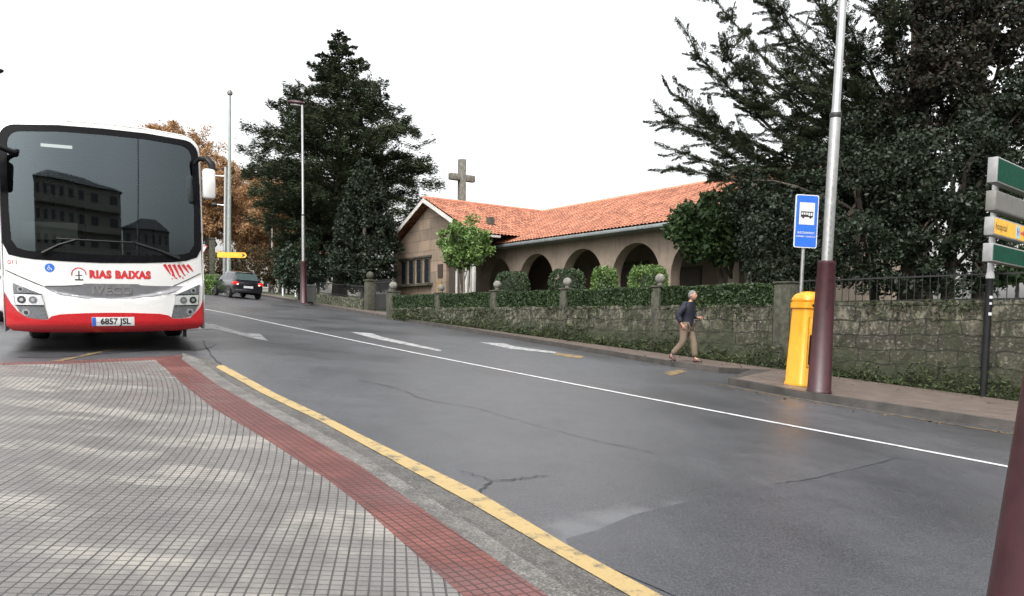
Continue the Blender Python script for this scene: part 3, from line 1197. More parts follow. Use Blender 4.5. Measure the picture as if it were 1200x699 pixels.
arcs = [-3.2, 0, 3.2, 6.4, 9.6]
bm = polybm(arch_outline(FL0, FL1, CHZ - .3, EAVE, arcs, 1.33, 3.13))
for v in bm.verts:
    v.co = Vector((v.co.x, 0, v.co.y))
thicken(bm, lambda c: (0, .5, 0))
fin(bm, 'arcade_wall', PLAST, church)
boxo('porch_floor', (FL0, FL1, .5, 3.3, CHZ - .3, CHZ + .05), GRAN, church)
boxo('porch_ceiling', (FL0, FL1, .5, 3.3, EAVE - .12, EAVE - .04), WOODD, church)
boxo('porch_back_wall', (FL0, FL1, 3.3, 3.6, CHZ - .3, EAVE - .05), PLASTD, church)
boxo('end_wall', (FL0 - .3, FL0 - .002, 0.01, 10, CHZ - .3, EAVE), PLAST, church)
for c, ww, hh in ((3.4, .85, 2.2), (.2, .7, 1.5), (-3.0, .8, 2.2)):
    d = boxo('porch_door' if hh > 2 else 'porch_window', (c - ww, c + ww, 3.24, 3.298, CHZ + (.06 if hh > 2 else .9), CHZ + .06 + hh + (.3 if hh < 2 else 0)), WOODD, church)
    boxo('door_frame' if hh > 2 else 'window_frame', (c - ww - .08, c + ww + .08, 3.26, 3.299, CHZ + .055, CHZ + .2 + hh + (.3 if hh < 2 else 0)), GRAN, d)
# columns seen in the porch to the right
for c in (-5.0,):
    tubeo('porch_column', [(c, .25, CHZ), (c, .25, EAVE - .1)], .09, WHTRIM, church, 10)


def tile_roof(name, l0, l1, depth, z0, rise, xf, parent, clip=None):
    """corrugated tile slope in its own axes: x across, y up the slope"""
    slope = math.hypot(depth, rise)
    pit = .20
    ncol = int((l1 - l0) / pit)
    nx = ncol * 4
    row = .31
    nrow = int(slope / row) + 1
    bm = bmesh.new()
    prev = None
    for j in range(nrow):
        for k, (f, lift) in enumerate(((0, .055), (.97, .02))):
            yy = min(slope, (j + f) * row)
            cur = []
            for i in range(nx + 1):
                xx = l0 + (l1 - l0) * i / nx
                hgt = .05 * abs(math.cos(math.pi * i / 4)) ** .7 + lift
                cur.append(bm.verts.new((xx, yy, hgt)))
            if prev:
                for i in range(nx):
                    bm.faces.new((prev[i], prev[i + 1], cur[i + 1], cur[i]))
            prev = cur
    if clip:
        for co, no in clip:
            bmesh.ops.bisect_plane(bm, geom=bm.verts[:] + bm.edges[:] + bm.faces[:], plane_co=co, plane_no=no, clear_outer=True)
    o = fin(bm, name, ROOF, parent)
    o.matrix_local = xf
    return o


RB = 5.0
RZ = 7.46
OV = .62
pitch = math.atan2(RZ - EAVE - .02, RB + OV)
xf = Matrix.Translation((0, -OV, EAVE + .05)) @ Matrix.Rotation(pitch, 4, 'X')
WC, WW, WF = 12.4, 4.1, -2.1          # wing: centre along the front, half width, front plane
WEAVE = 1.26 + 4.1
wp_ = math.atan2(RZ - WEAVE, WW + .45)
# valley plane in slope coordinates: from eave at L=WC-WW-.45 (level WEAVE) to ridge at L=WC
sl_len = math.hypot(RB + OV, RZ - EAVE)
yv = sl_len * (WEAVE - EAVE) / (RZ - EAVE)
a = Vector((WC, sl_len, 0)); b_ = Vector((WC - WW - .45, yv, 0))
vd = (a - b_).normalized()
vn = Vector((vd.y, -vd.x, 0))
tile_roof('main_roof', FL0 - .5, 13.0, RB + OV, 0, RZ - EAVE, xf, church, clip=[(tuple(b_), tuple(vn))] if False else [((WC, sl_len, 0), (1, 0, 0))])
xb = Matrix.Translation((0, 2 * RB + OV, EAVE + .05)) @ Matrix.Rotation(math.pi, 4, 'Z') @ Matrix.Rotation(pitch, 4, 'X')
o = tile_roof('main_roof', -13.0, -FL0 + .5, RB + OV, 0, RZ - EAVE, xb, church)
tubeo('ridge_tiles', [(FL0 - .5, RB, RZ + .08), (WC, RB, RZ + .08)], .10, RIDGE, church, 8)
boxo('gutter', (FL0 - .5, 9.0, -OV - .12, -OV + .03, EAVE - .09, EAVE + .05), ZINC, church, .03)
boxo('soffit', (FL0 - .5, 9.0, -OV + .031, -.005, EAVE - .10, EAVE - .03), ZINC, church)
tubeo('downpipe', [(-5.45, -.09, EAVE - .1), (-5.45, -.09, CHZ)], .055, WHTRIM, church, 8)

# wing
wl0, wl1 = WC - WW, WC + WW
bm = polybm([(10.9, CHZ - .3), (wl1, CHZ - .3), (wl1, WEAVE - .1), (WC, RZ - .2), (wl0, WEAVE - .1), (wl0, 4.4), (10.9, 4.4)])
for v in bm.verts:
    v.co = Vector((v.co.x, WF, v.co.y))
thicken(bm, lambda c: (0, .4, 0))
fin(bm, 'gable_wall', mat_plaster('wing sandstone', (.185, .142, .105), .75, blocks=True), church)
boxo('wing_side_wall', (10.9, 11.2, WF + .401, -.002, CHZ - .3, 4.7), PLAST, church)
boxo('wing_side_wall', (wl1 - .3, wl1, WF + .401, 12, CHZ - .3, WEAVE - .1), PLAST, church)
WOV = .45
wsl = math.hypot(WW + WOV, RZ - WEAVE)
cp, sp_ = math.cos(wp_), math.sin(wp_)
xr = Matrix(((0, cp, -sp_, WC - WW - WOV), (-1, 0, 0, 0), (0, sp_, cp, WEAVE + .02), (0, 0, 0, 1)))
xl = Matrix(((0, -cp, sp_, WC + WW + WOV), (1, 0, 0, 0), (0, sp_, cp, WEAVE + .02), (0, 0, 0, 1)))
tile_roof('wing_roof', -12.0, -(WF - WOV), WW + WOV, 0, RZ - WEAVE, xr, church)
tile_roof('wing_roof', WF - WOV, 12.0, WW + WOV, 0, RZ - WEAVE, xl, church)
tubeo('ridge_tiles', [(WC, WF - WOV, RZ + .09), (WC, 12, RZ + .09)], .10, RIDGE, church, 8)
for s in (-1, 1):
    bm = bmesh.new()
    a0 = Vector((WC + s * (WW + WOV + .02), WF - WOV - .04, WEAVE - .06))
    a1 = Vector((WC, WF - WOV - .04, RZ + .0))
    for q in ((0, 0, .04), (0, 0, -.18)):
        pass
    vs = [bm.verts.new(a0 + Vector((0, 0, -.14))), bm.verts.new(a1 + Vector((0, 0, -.14))), bm.verts.new(a1 + Vector((0, 0, .07))), bm.verts.new(a0 + Vector((0, 0, .07)))]
    bm.faces.new(vs)
    thicken(bm, lambda c: (0, .035, 0))
    fin(bm, 'barge_board', WHTRIM, church)
boxo('wing_gutter', (WC - WW - WOV - .1, WC - WW - WOV + .02, WF - WOV, -1.05, WEAVE - .08, WEAVE + .02), WHTRIM, church)
# strip of narrow windows with sill, door, white posts, plaque
for k in range(4):
    l = 12.55 + k * .82
    wdw = boxo('narrow_window', (l, l + .5, WF - .012, WF + .1, 3.35, 4.55), GLASSD, church)
    boxo('window_frame', (l - .1, l - .001, WF - .05, WF + .05, 3.30, 4.62), GRAN, wdw)
boxo('window_sill', (12.2, 15.95, WF - .28, WF - .001, 3.18, 3.29), GRAN, church)
boxo('window_sill', (12.3, 15.9, WF - .10, WF - .001, 4.63, 4.72), GRAN, church)
for k in range(2):
    l = 9.32 + k * .80
    dr = boxo('door', (l, l + .68, WF + .10, WF + .16, CHZ, 4.05), WOODD, church)
    boxo('door_frame', (l - .10, l - .001, WF + .06, WF + .2, CHZ, 4.2), WHTRIM, dr)
boxo('door_lintel', (8.3, 10.89, WF - .06, WF + .35, 4.21, 4.395), GRAN, church)
for l in (9.08, 8.78, 8.48):
    boxo('porch_post', (l - .065, l + .065, WF - .02, WF + .12, CHZ, 4.205), WHTRIM, church, .01)
boxo('plaque', (11.35, 11.75, WF - .03, WF - .001, 2.75, 3.35), simple('ochre plaque', (.20, .12, .05), .7), church)
boxo('notice_case', (11.2, 11.65, WF - .05, WF - .001, 3.55, 4.2), WOODD, church)
# chimney behind the round tree
boxo('chimney', (9.05, 9.35, -.8, -.5, 5.2, 6.42), GRAN, church, .02)

# tall stone cross behind
cq = CO + ch_u * 17.6 + ch_n * 3.0
cz = terr(*cq)
topz = P(541, 187, cq[1])[2]
cross = empty('stone_cross', (cq[0], cq[1], cz), math.atan2(ch_n[1], ch_n[0]), 'tall grey stone cross rising behind the tiled roof ridge', 'cross')
H = topz - cz
bm = bmesh.new()
box(bm, -.19, .19, -.19, .19, 0, H, .03)
fin(bm, 'shaft', GRANL, cross, True, 40)
boxo('arm', (-.86, -.191, -.16, .16, H - 1.28, H - .90), GRANL, cross, .03)
boxo('arm', (.191, .86, -.16, .16, H - 1.28, H - .90), GRANL, cross, .03)
boxo('base', (-.6, .6, -.6, .6, -.2, .5), GRAN, cross, .03)

#@@PART2@@
# ------------------------------------------------------------------ coach
e_ = np.array([BE[0], BE[1], .020]); e_ /= np.linalg.norm(e_)
b_v = np.array([BB[0], BB[1], GA * BB[0] + GB * BB[1]])
b_v -= e_ * (b_v @ e_); b_v /= np.linalg.norm(b_v)
z_v = np.cross(e_, b_v)
bo = np.array([BUSC[0], BUSC[1], GA * BUSC[0] + GB * BUSC[1]]) - b_v * .12
bus = empty('coach', bo, 0, 'white and red coach with dark panoramic windscreen, parked at the left', 'bus')
bus.matrix_world = Matrix(((e_[0], b_v[0], z_v[0], bo[0]), (e_[1], b_v[1], z_v[1], bo[1]), (e_[2], b_v[2], z_v[2], bo[2]), (0, 0, 0, 1)))


def sst(x):
    x = max(0., min(1., x))
    return x * x * (3 - 2 * x)


def SF(u, v, off=0.0):
    y = .18 * min(abs(u) / 1.25, 1.04) ** 2.6 + .20 * max(0, (v - .95) / 2.2) ** 1.6
    arc = .775 + .17 * (abs(u) / .95) ** 1.8          # lower lip of the grille
    if v < 1.2:
        y -= .045 * sst((arc - v + .015) / .05)
    if v < .45:
        y += (.45 - v) ** 2 * 4.5
    return y - off


def front_part(name, outline, mat, off, thick, parent, cell=.06):
    bm = polybm(outline, cell)
    for v in bm.verts:
        u, z = v.co.x, v.co.y
        v.co = Vector((u, SF(u, z, off), z))
    thicken(bm, lambda c: (0, thick, 0))
    return fin(bm, name, mat, parent, True, 35)


def front_text(name, s, size, u, v, mat, off, bold=0.0, spacing=1.0, sx=1.0):
    bm = text_bm(s, size, bold, 'CENTER', spacing)
    for q in bm.verts:
        uu, vv = u + q.co.x * sx, v + q.co.y
        q.co = Vector((uu, SF(uu, vv, off), vv))
    return fin(bm, name, mat, bus)


def disc_pts(u, v, ru, rv=None, n=20, a0=0, a1=2 * math.pi):
    rv = rv or ru
    return [(u + ru * math.cos(a0 + (a1 - a0) * k / n), v + rv * math.sin(a0 + (a1 - a0) * k / n)) for k in range(n)]


# body shell behind the front
ring = [(-1.275, .32), (-1.275, .8), (-1.275, 1.4), (-1.275, 2.2), (-1.275, 2.8), (-1.27, 2.97), (-1.24, 3.09), (-1.17, 3.16), (-1.05, 3.20), (-.5, 3.235), (0, 3.245)]
ring = ring + [(-x, z) for x, z in ring[-2::-1]]
bm = bmesh.new()
rows = []
for yy in (None, .75, 2, 4, 6, 8, 10, 11.7, 11.95):
    row = []
    for x, z in ring:
        k = 1.0 if yy is None or yy < 11.9 else .95
        y = SF(max(-1.25, min(1.25, x)), z) + .03 if yy is None else yy
        row.append(bm.verts.new((x * k, y, z if z < .5 else (z - 1.6) * k + 1.6)))
    rows.append(row)
for r0, r1 in zip(rows, rows[1:]):
    for k in range(len(ring) - 1):
        bm.faces.new((r0[k], r0[k + 1], r1[k + 1], r1[k]))
bm.faces.new(rows[-1])
body = fin(bm, 'body', BUSW, bus, True, 40)
md = body.modifiers.new('shell', 'SOLIDIFY')
md.thickness = .02
md.offset = 1

low = [(-1.20, 1.372), (-1.05, 1.335), (-.9, 1.314), (-.5, 1.294), (-.07, 1.284), (.45, 1.296), (.85, 1.318), (1.05, 1.345), (1.20, 1.40)]
# white lower front
front_part('front_panel', low + [(1.262, 1.52), (1.268, .9), (1.25, .64), (1.1, .47), (-1.1, .47), (-1.25, .64), (-1.268, .9), (-1.262, 1.52)], BUSW, 0.0, .03, bus, .05)
# black mask round the windscreen
def arc_pts(cx, cz, r):
    return [(cx + r * math.cos(rad(a)), cz + r * math.sin(rad(a))) for a in (0, 15, 30, 45, 60, 75, 90)]


up_o = [(1.262, 1.52), (1.266, 2.0), (1.264, 2.6)] + arc_pts(1.258 - .20, 3.135 - .20, .20) + [(.55, 3.165), (0, 3.172)]
outer = low + up_o + [(-x, z) for x, z in up_o[-2::-1]]
up_i = [(1.165, 1.58), (1.18, 2.0), (1.175, 2.6)] + arc_pts(1.168 - .16, 3.05 - .16, .16) + [(.55, 3.08), (0, 3.088)]
inner = [(-1.10, 1.47), (-1.0, 1.435), (-.88, 1.42), (-.5, 1.405), (-.07, 1.40), (.45, 1.405), (.85, 1.42), (1.0, 1.44), (1.10, 1.475)] + up_i + [(-x, z) for x, z in up_i[-2::-1]]
bm = bmesh.new()
n_ = len(outer)
lay = []
for f in (0, .33, .66, 1):
    lay.append([])
    for i in range(n_):
        for k in range(4):
            a = np.array(outer[i]) + (np.array(outer[(i + 1) % n_]) - np.array(outer[i])) * k / 4
            c = np.array(inner[i]) + (np.array(inner[(i + 1) % n_]) - np.array(inner[i])) * k / 4
            q = a + (c - a) * f
            lay[-1].append(bm.verts.new((q[0], SF(q[0], q[1], .006), q[1])))
for r0, r1 in zip(lay, lay[1:]):
    for k in range(len(r0)):
        bm.faces.new((r0[k], r0[(k + 1) % len(r0)], r1[(k + 1) % len(r0)], r1[k]))
thicken(bm, lambda c: (0, .03, 0))
mask = fin(bm, 'windscreen_frame', BUSB, bus, True, 35)
bm = polybm(inner, .07, ngon=True)
for v in bm.verts:
    u, z = v.co.x, v.co.y
    v.co = Vector((u, SF(u, z, -.001), z))
fin(bm, 'windscreen', WINDOW, bus, True)
# roof front lip
lip_in = [(1.269, 2.5)] + [(x + .003, z) for x, z in arc_pts(1.258 - .20, 3.135 - .20, .204)] + [(.55, 3.170), (0, 3.177)]
lip_out = [(1.282, 2.5)] + arc_pts(1.282 - .20, 3.19 - .20, .20) + [(.55, 3.222), (0, 3.235)]
lip_in = lip_in + [(-x, z) for x, z in lip_in[-2::-1]]
lip_out = lip_out + [(-x, z) for x, z in lip_out[-2::-1]]
bm = bmesh.new()
rows = []
for k in range(len(lip_in)):
    row = []
    for (x, z), o_ in ((lip_in[k], .012), (lip_out[k], .004), (lip_out[k], -.11)):
        row.append(bm.verts.new((x, SF(x, z, o_), z)))
    rows.append(row)
for r0, r1 in zip(rows, rows[1:]):
    for k in range(2):
        bm.faces.new((r0[k], r0[k + 1], r1[k + 1], r1[k]))
fin(bm, 'roof_lip', BUSW, bus, True, 50)

# red bumper
red = [(-1.262, .85), (-1.20, .72), (-1.12, .605), (-1.02, .520), (-.88, .49), (-.765, .485), (-.715, .535), (-.60, .563), (-.3, .578), (0, .583), (.3, .578), (.65, .563), (.78, .535), (.83, .488), (.95, .485), (1.08, .495), (1.18, .60), (1.225, .655), (1.264, .76), (1.262, .40), (1.19, .33), (.9, .305), (0, .297), (-.9, .305), (-1.19, .33), (-1.262, .40)]
front_part('bumper', red, BUSR, .014, .05, bus, .05)
# grey grille with chrome letters
gr = [(-.80, .945), (-.5, .962), (-.33, .975), (-.30, .992), (.38, .992), (.42, .975), (.6, .968), (1.0, .968), (.9, .905), (.78, .862), (.55, .818), (.3, .79), (.022, .778), (-.3, .788), (-.55, .822), (-.7, .868)]
grl = front_part('grille', gr, GRILLE, .010, .012, bus, .05)
front_text('emblem', 'IVECO', .155, .045, .895, CHROME, .016, .008, 1.15, 1.05)
for k, (z0, z1) in enumerate(((.945, .95),)):
    front_part('grille_slat', [(-.78, z0), (-.34, z0 + .012), (-.34, z1 + .014), (-.78, z1 + .003)], BUSB, .0125, .004, grl, .1)
# headlamp clusters
for s, dx in ((-1, 0.0), (1, .055)):
    def m_(pts): return [(s * abs(u) + (dx if s > 0 else 0), v) for u, v in pts]
    hl = front_part('headlight', m_([(1.165, .995), (.825, .838), (.80, .70), (.755, .50), (.90, .497), (1.02, .518), (1.10, .60), (1.15, .72)]), LAMPB, .013, .02, bus, .05)
    front_part('lamp_band', m_([(1.150, .84), (.826, .826), (.795, .69), (1.135, .69)]), LAMPW, .020, .006, hl, .04)
    for (u, v, r, m1) in ((.93, .760, .050, LAMPB), (1.065, .762, .052, GLASSD)):
        u = s * u + (dx if s > 0 else 0)
        o = front_part('lamp_bowl', disc_pts(u, v, r), m1, .027, .006, hl, .03)
        front_part('lamp_bulb', disc_pts(u, v, r * .45), CHROME, .032, .004, hl, .03)
    for (u, v, r) in ((1.075, .905, .042), (1.02, .585, .050)):
        u = s * u + (dx if s > 0 else 0)
        front_part('lamp_bowl', disc_pts(u, v, r), LAMPG, .018, .006, hl, .03)
        front_part('lamp_bulb', disc_pts(u, v, r * .5), GLASSD, .0245, .004, hl, .03)
    for v in (.845, .682):
        front_part('lamp_divider', m_([(1.15, v + .006), (.80, v + .0), (.80, v - .008), (1.15, v - .004)]), BUSB, .0225, .004, hl, .05)
    # shut line from the mask down to the grille
    front_part('shut_line', ribbon_outline([(s * 1.245, 1.16), (s * 1.1, 1.085), (s * .9, .99), (s * .80, .945)], .011), BUSB, .0035, .003, bus, .05)
# writing
front_text('lettering', 'RIAS BAIXAS',   .142, .155, 1.118, TEXTR, .003, .0105, 1.14, .88)
nb = front_text('fleet_number', '011', .085, -1.155, 1.265, TEXTR, .003)
lg = front_part('logo', ribbon_outline([(-.452 + .0, 1.10)] + [(-.365 + .088 * math.cos(a), 1.12 + .088 * math.sin(a)) for a in np.linspace(math.pi * 1.02, -.02 * math.pi, 14)], .014), TEXTR, .003, .002, bus, .05)
front_part('logo_mark', [(-.372, 1.05), (-.358, 1.05), (-.358, 1.17), (-.372, 1.17)], TEXTB, .003, .002, lg)
front_part('logo_mark', [(-.415, 1.035), (-.315, 1.035), (-.315, 1.052), (-.415, 1.052)], TEXTB, .003, .002, lg)
front_part('logo_mark', [(-.41, 1.10), (-.32, 1.10), (-.33, 1.11), (-.40, 1.11)], TEXTB, .003, .002, lg)
bd = front_part('blue_disc', disc_pts(-.717, 1.203, .060), SIGNB, .003, .002, bus, .05)
front_part('disc_symbol', ribbon_outline([(-.725, 1.235), (-.722, 1.20), (-.70, 1.195), (-.69, 1.17)], .010), SIGNW, .0065, .001, bd, .05)
front_part('disc_symbol', ribbon_outline([(-.735, 1.21), (-.745, 1.19), (-.73, 1.172), (-.712, 1.178)], .008), SIGNW, .0065, .001, bd, .05)
lv = bmesh.new()
rr = random.Random(3)
for k in range(6):
    u0 = .735 + k * .064
    l1 = (.15, .205, .19, .16, .12, .10)[k]
    tmp = polybm(ribbon_outline([(u0, 1.285), (u0 + .045, 1.285 - l1 * .5), (u0 + .085, 1.285 - l1)], [.044, .034, .010]), .05)
    for v in tmp.verts: v.co = Vector((v.co.x, SF(v.co.x, v.co.y, .0035), v.co.y))
    me_ = bpy.data.meshes.new('t'); tmp.to_mesh(me_); tmp.free(); lv.from_mesh(me_); bpy.data.meshes.remove(me_)
for (u, v, r) in ((.85, 1.13, .016), (.90, 1.085, .012), (.955, 1.115, .012), (.99, 1.09, .010), (.84, 1.075, .009), (1.02, 1.13, .010)):
    tmp = polybm(disc_pts(u, v, r, n=8), .05)
    for q in tmp.verts: q.co = Vector((q.co.x, SF(q.co.x, q.co.y, .0035), q.co.y))
    me_ = bpy.data.meshes.new('t'); tmp.to_mesh(me_); tmp.free(); lv.from_mesh(me_); bpy.data.meshes.remove(me_)
fin(lv, 'red_brush_marks', TEXTR, bus)
# plate
pl = front_part('number_plate', [(-.225, .395), (.315, .395), (.315, .52), (-.225, .52)], SIGNW, .020, .006, bus, .1)
front_part('plate_band', [(-.222, .398), (-.175, .398), (-.175, .517), (-.222, .517)], SIGNB, .0225, .002, pl, .1)
bm = text_bm('6857 JSL', .118, .003, 'CENTER', 1.0)
for q in bm.verts:
    uu, vv = .072 + q.co.x * .93, .457 + q.co.y
    q.co = Vector((uu, SF(uu, vv, .0225), vv))
fin(bm, 'plate_text', TEXTB, pl)
# sides
for s in (-1, 1):
    boxo('side_window', (min(s * 1.276, s * 1.296), max(s * 1.276, s * 1.296), .95, 11.4, 1.5, 2.78), GLASSD, bus, .005)
    boxo('side_skirt', (min(s * 1.276, s * 1.294), max(s * 1.276, s * 1.294), .30, 11.8, .31, .72), BUSR, bus)
    for k in range(5):
        boxo('window_pillar', (min(s * 1.2965, s * 1.301), max(s * 1.2965, s * 1.301), 2.4 + k * 1.9, 2.47 + k * 1.9, 1.5, 2.78), BUSB, bus)
    for wy in (2.75, 8.9):
        ar = bmesh.new()
        lathe(ar, [(.60, 0), (.60, .005)], 28)
        for v in ar.verts: v.co = Vector((s * (1.2945 + v.co.z), wy + v.co.x, .50 + v.co.y))
        geom = ar.verts[:] + ar.edges[:] + ar.faces[:]
        bmesh.ops.bisect_plane(ar, geom=geom, plane_co=(0, 0, .30), plane_no=(0, 0, -1), clear_outer=True)
        fin(ar, 'wheel_arch', BLACKP, bus)
        bm = bmesh.new()
        lathe(bm, [(.30, -.15), (.46, -.15), (.495, -.11), (.50, 0), (.495, .11), (.46, .15), (.30, .15)], 28)
        for v in bm.verts: v.co = Vector((s * (1.03 + v.co.z * .9), wy + v.co.x, .50 + v.co.y))
        wh = fin(bm, 'wheel', RUBBER, bus, True, 40)
        bm = bmesh.new()
        lathe(bm, [(.29, .0), (.285, .10), (.13, .06), (.12, .13), (.05, .14)], 20)
        for v in bm.verts: v.co = Vector((s * (1.07 + v.co.z * .9), wy + v.co.x, .50 + v.co.y))
        fin(bm, 'rim', STEEL, wh, True, 40)
boxo('underbody', (-.8, .8, .6, 11.5, .34, .46), BLACKP, bus)
boxo('front_axle', (-1.0, 1.0, 2.65, 2.85, .38, .5), BLACKP, bus)
boxo('tow_bracket', (.98, 1.03, .18, .24, .20, .31), BLACKP, bus)
# cabin
boxo('cabin_floor', (-1.22, 1.22, .45, 11.5, .95, 1.0), DIM, bus)
boxo('dashboard', (-1.2, 1.2, .42, .95, 1.0, 1.48), DASH, bus, .05)
bm = bmesh.new()
ang = rad(35)
tube(bm, [(-.62 + .23 * math.cos(a), .98 - .23 * math.sin(a) * math.sin(ang), 1.68 + .23 * math.sin(a) * math.cos(ang)) for a in np.linspace(0, 2 * math.pi, 25)], .018, 6, cap=False)
tube(bm, [(-.84, .98, 1.68), (-.40, .98, 1.68)], .018, 6)
tube(bm, [(-.62, .98, 1.68), (-.62, .80, 1.46)], .03, 6)
fin(bm, 'steering_wheel', BLACKP, bus, True)


def coach_seat(u, y, zf, name='seat'):
    s = boxo(name, (u - .22, u + .22, y, y + .48, zf, zf + .5), SEAT, bus, .06)
    boxo('seat_back', (u - .22, u + .22, y + .40, y + .54, zf + .45, zf + 1.15), SEAT, s, .05)


coach_seat(-.62, 1.25, 1.0, 'driver_seat')
for r in range(4):
    for u in (-1.0, -.54, .54, 1.0):
        coach_seat(u, 2.6 + r * .85, 1.25)
boxo('cabin_sign', (-1.08, -.37, .70, .74, 1.60, 1.86), simple('pale cabin panel', (.30, .36, .33), .5), bus, .02)
boxo('cabin_lamp', (-.79, -.40, .62, .66, 2.915, 2.955), emis('cabin lamp', (.95, 1.0, .95), .9), bus)
boxo('cabin_mirror', (.55, .85, .70, .76, 2.55, 2.75), BLACKP, bus, .02)
boxo('sun_blind', (-1.1, -.1, .60, .62, 2.97, 3.05), DASH, bus)
boxo('monitor', (-.55, -.2, .72, .95, 1.48, 1.62), BLACKP, bus, .02)
# wipers
for pts, L in (([(-.80, 1.40), (-.60, 1.52), (-.38, 1.60)], None), ([(.95, 1.37), (.62, 1.50), (.36, 1.575)], None)):
    tubeo('wiper', [(u, SF(u, v, .045), v) for u, v in pts], [.022, .014, .012], BLACKP, bus, 6)
for a, c in (((-.62, 1.605), (.33, 1.585)), ((.33, 1.60), (.95, 1.40))):
    tubeo('wiper_blade', [(a[0] + (c[0] - a[0]) * t, SF(a[0] + (c[0] - a[0]) * t, a[1] + (c[1] - a[1]) * t, .025), a[1] + (c[1] - a[1]) * t) for t in (0, .33, .66, 1)], .012, BLACKP, bus, 6)
# mirrors
mr = tubeo('mirror', [(1.21, .30, 2.80), (1.27, .20, 2.87), (1.36, .10, 2.86), (1.42, .05, 2.78), (1.43, .04, 2.70)], [.025, .032, .045, .055, .05], BLACKP, bus, 8)
boxo('mirror_shell', (1.285, 1.465, -.04, .13, 2.27, 2.71), BUSW, mr, .045)
boxo('mirror_glass', (1.30, 1.45, .1305, .136, 2.31, 2.67), CHROME, mr)
ml = tubeo('mirror', [(-1.0, .32, 2.80), (-1.10, .22, 2.755), (-1.25, .10, 2.80), (-1.40, .02, 2.80), (-1.48, .0, 2.72)], [.025, .04, .038, .038, .038], BLACKP, bus, 8)
boxo('mirror_shell', (-1.60, -1.34, -.08, .12, 2.30, 2.74), BLACKP, ml, .05)
boxo('mirror_glass', (-1.57, -1.37, .1205, .126, 2.34, 2.70), CHROME, ml)
boxo('inner_mirror', (-1.02, -.90, .42, .50, 2.52, 2.66), BLACKP, bus, .03)
boxo('roof_hatch', (-.95, -.55, 2.2, 2.8, 3.21, 3.30), GRILLE, bus, .03)

# ------------------------------------------------------------------ street lamps
LG = 'tall street lamps with maroon bases'
sl_ = empty('street_lamp', (0, 0, 0), 0, 'silver street lamp on maroon base, close behind the yellow postbox', 'street lamp', LG)
latheo('base', [(.200, 0), (.200, .025), (.188, .04), (.142, 2.10), (.148, 2.12), (.148, 2.17), (.10, 2.19)], MAROON, sl_, 24)
latheo('pole', [(.088, 2.191), (.085, 4.55), (.082, 4.551), (.066, 4.70), (.060, 9.9), (.055, 10.2)], STEEL, sl_, 18)
latheo('collar', [(.092, 4.52), (.096, 4.53), (.096, 4.58), (.088, 4.60)], IRON, sl_, 18)
bm = bmesh.new()
box(bm, -.09, .09, -.008, .008, .45, .95)
for v in bm.verts: v.co = Vector((v.co.x, v.co.y + .187 - (v.co.z - .4) * .022, v.co.z))
fin(bm, 'hatch', MAROON, sl_)
bm = bmesh.new()
lathe(bm, [(.10, -.10), (.26, -.06), (.40, 0), (.42, .04), (.36, .10), (.20, .15), (.05, .17)], 20)
for v in bm.verts:
    v.co = Vector((v.co.x * 1.15 - .32, v.co.y * .6, v.co.z + 10.25 - .16 * (v.co.x) + .02))
hd = fin(bm, 'lamp_head', MAROON, sl_, True, 50)
bm = bmesh.new()
lathe(bm, [(.30, -.075), (.28, -.10), (.1, -.115)], 18)
for v in bm.verts:
    v.co = Vector((v.co.x * 1.1 - .32, v.co.y * .58, v.co.z + 10.25 - .16 * v.co.x + .02))
fin(bm, 'lens', simple('lamp lens', (.5, .5, .48), .2), hd, True)


def put_lamp(o, x, y, z, rz, sx, sy=0.0, label=None):
    o.location = (x, y, z)
    o.rotation_euler = (0, 0, rz)
    if label: o['label'] = label
    bpy.context.view_layer.update()
    lean(o, sx, sy)


q = G(961, 461, .12)
q = (q[0] + .02, q[1] + .1)
lamps = [sl_] + [copy_tree(sl_) for _ in range(3)]
put_lamp(sl_, q[0], q[1], Z(*q) + .12, rad(25), .033)
q = G(356, 355.5, .12)
put_lamp(lamps[1], q[0], q[1], Z(*q) + .11, rad(-10), -.006, 0, 'street lamp with maroon head in front of the big left cedar')
qn = (1.282, 1.80)
put_lamp(lamps[2], qn[0], qn[1], Z(*qn) + .10, rad(-80), .10, 0, 'maroon street lamp base rising at the right edge, nearest the viewer')
q = P(-16, 84, 36)
put_lamp(lamps[3], q[0], q[1], q[2] - 10.32, rad(178), .0, 0, 'street lamp behind the coach, only its maroon head showing')

# ------------------------------------------------------------------ postbox
q = G(941, 452, .12)
pb = empty('postbox', (q[0], q[1], Z(*q) + .12), 0, 'tall yellow pillar postbox with domed cap beside the lamp post', 'postbox')


def rsq(w_, d_, r, n=6):
    out = []
    for cx, cy, a0 in ((w_ - r, d_ - r, 0), (-(w_ - r), d_ - r, 90), (-(w_ - r), -(d_ - r), 180), (w_ - r, -(d_ - r), 270)):
        for k in range(n + 1):
            a = rad(a0 + 90 * k / n)
            out.append((cx + r * math.cos(a), cy + r * math.sin(a)))
    return out


def rloft(bm, levels):
    prev = None
    for (w_, d_, r, z) in levels:
        cur = [bm.verts.new((x, y, z)) for x, y in rsq(w_, d_, r)]
        if prev:
            for k in range(len(cur)):
                bm.faces.new((prev[k], prev[(k + 1) % len(cur)], cur[(k + 1) % len(cur)], cur[k]))
        else:
            bm.faces.new(cur[::-1])
        prev = cur
    bm.faces.new(prev)


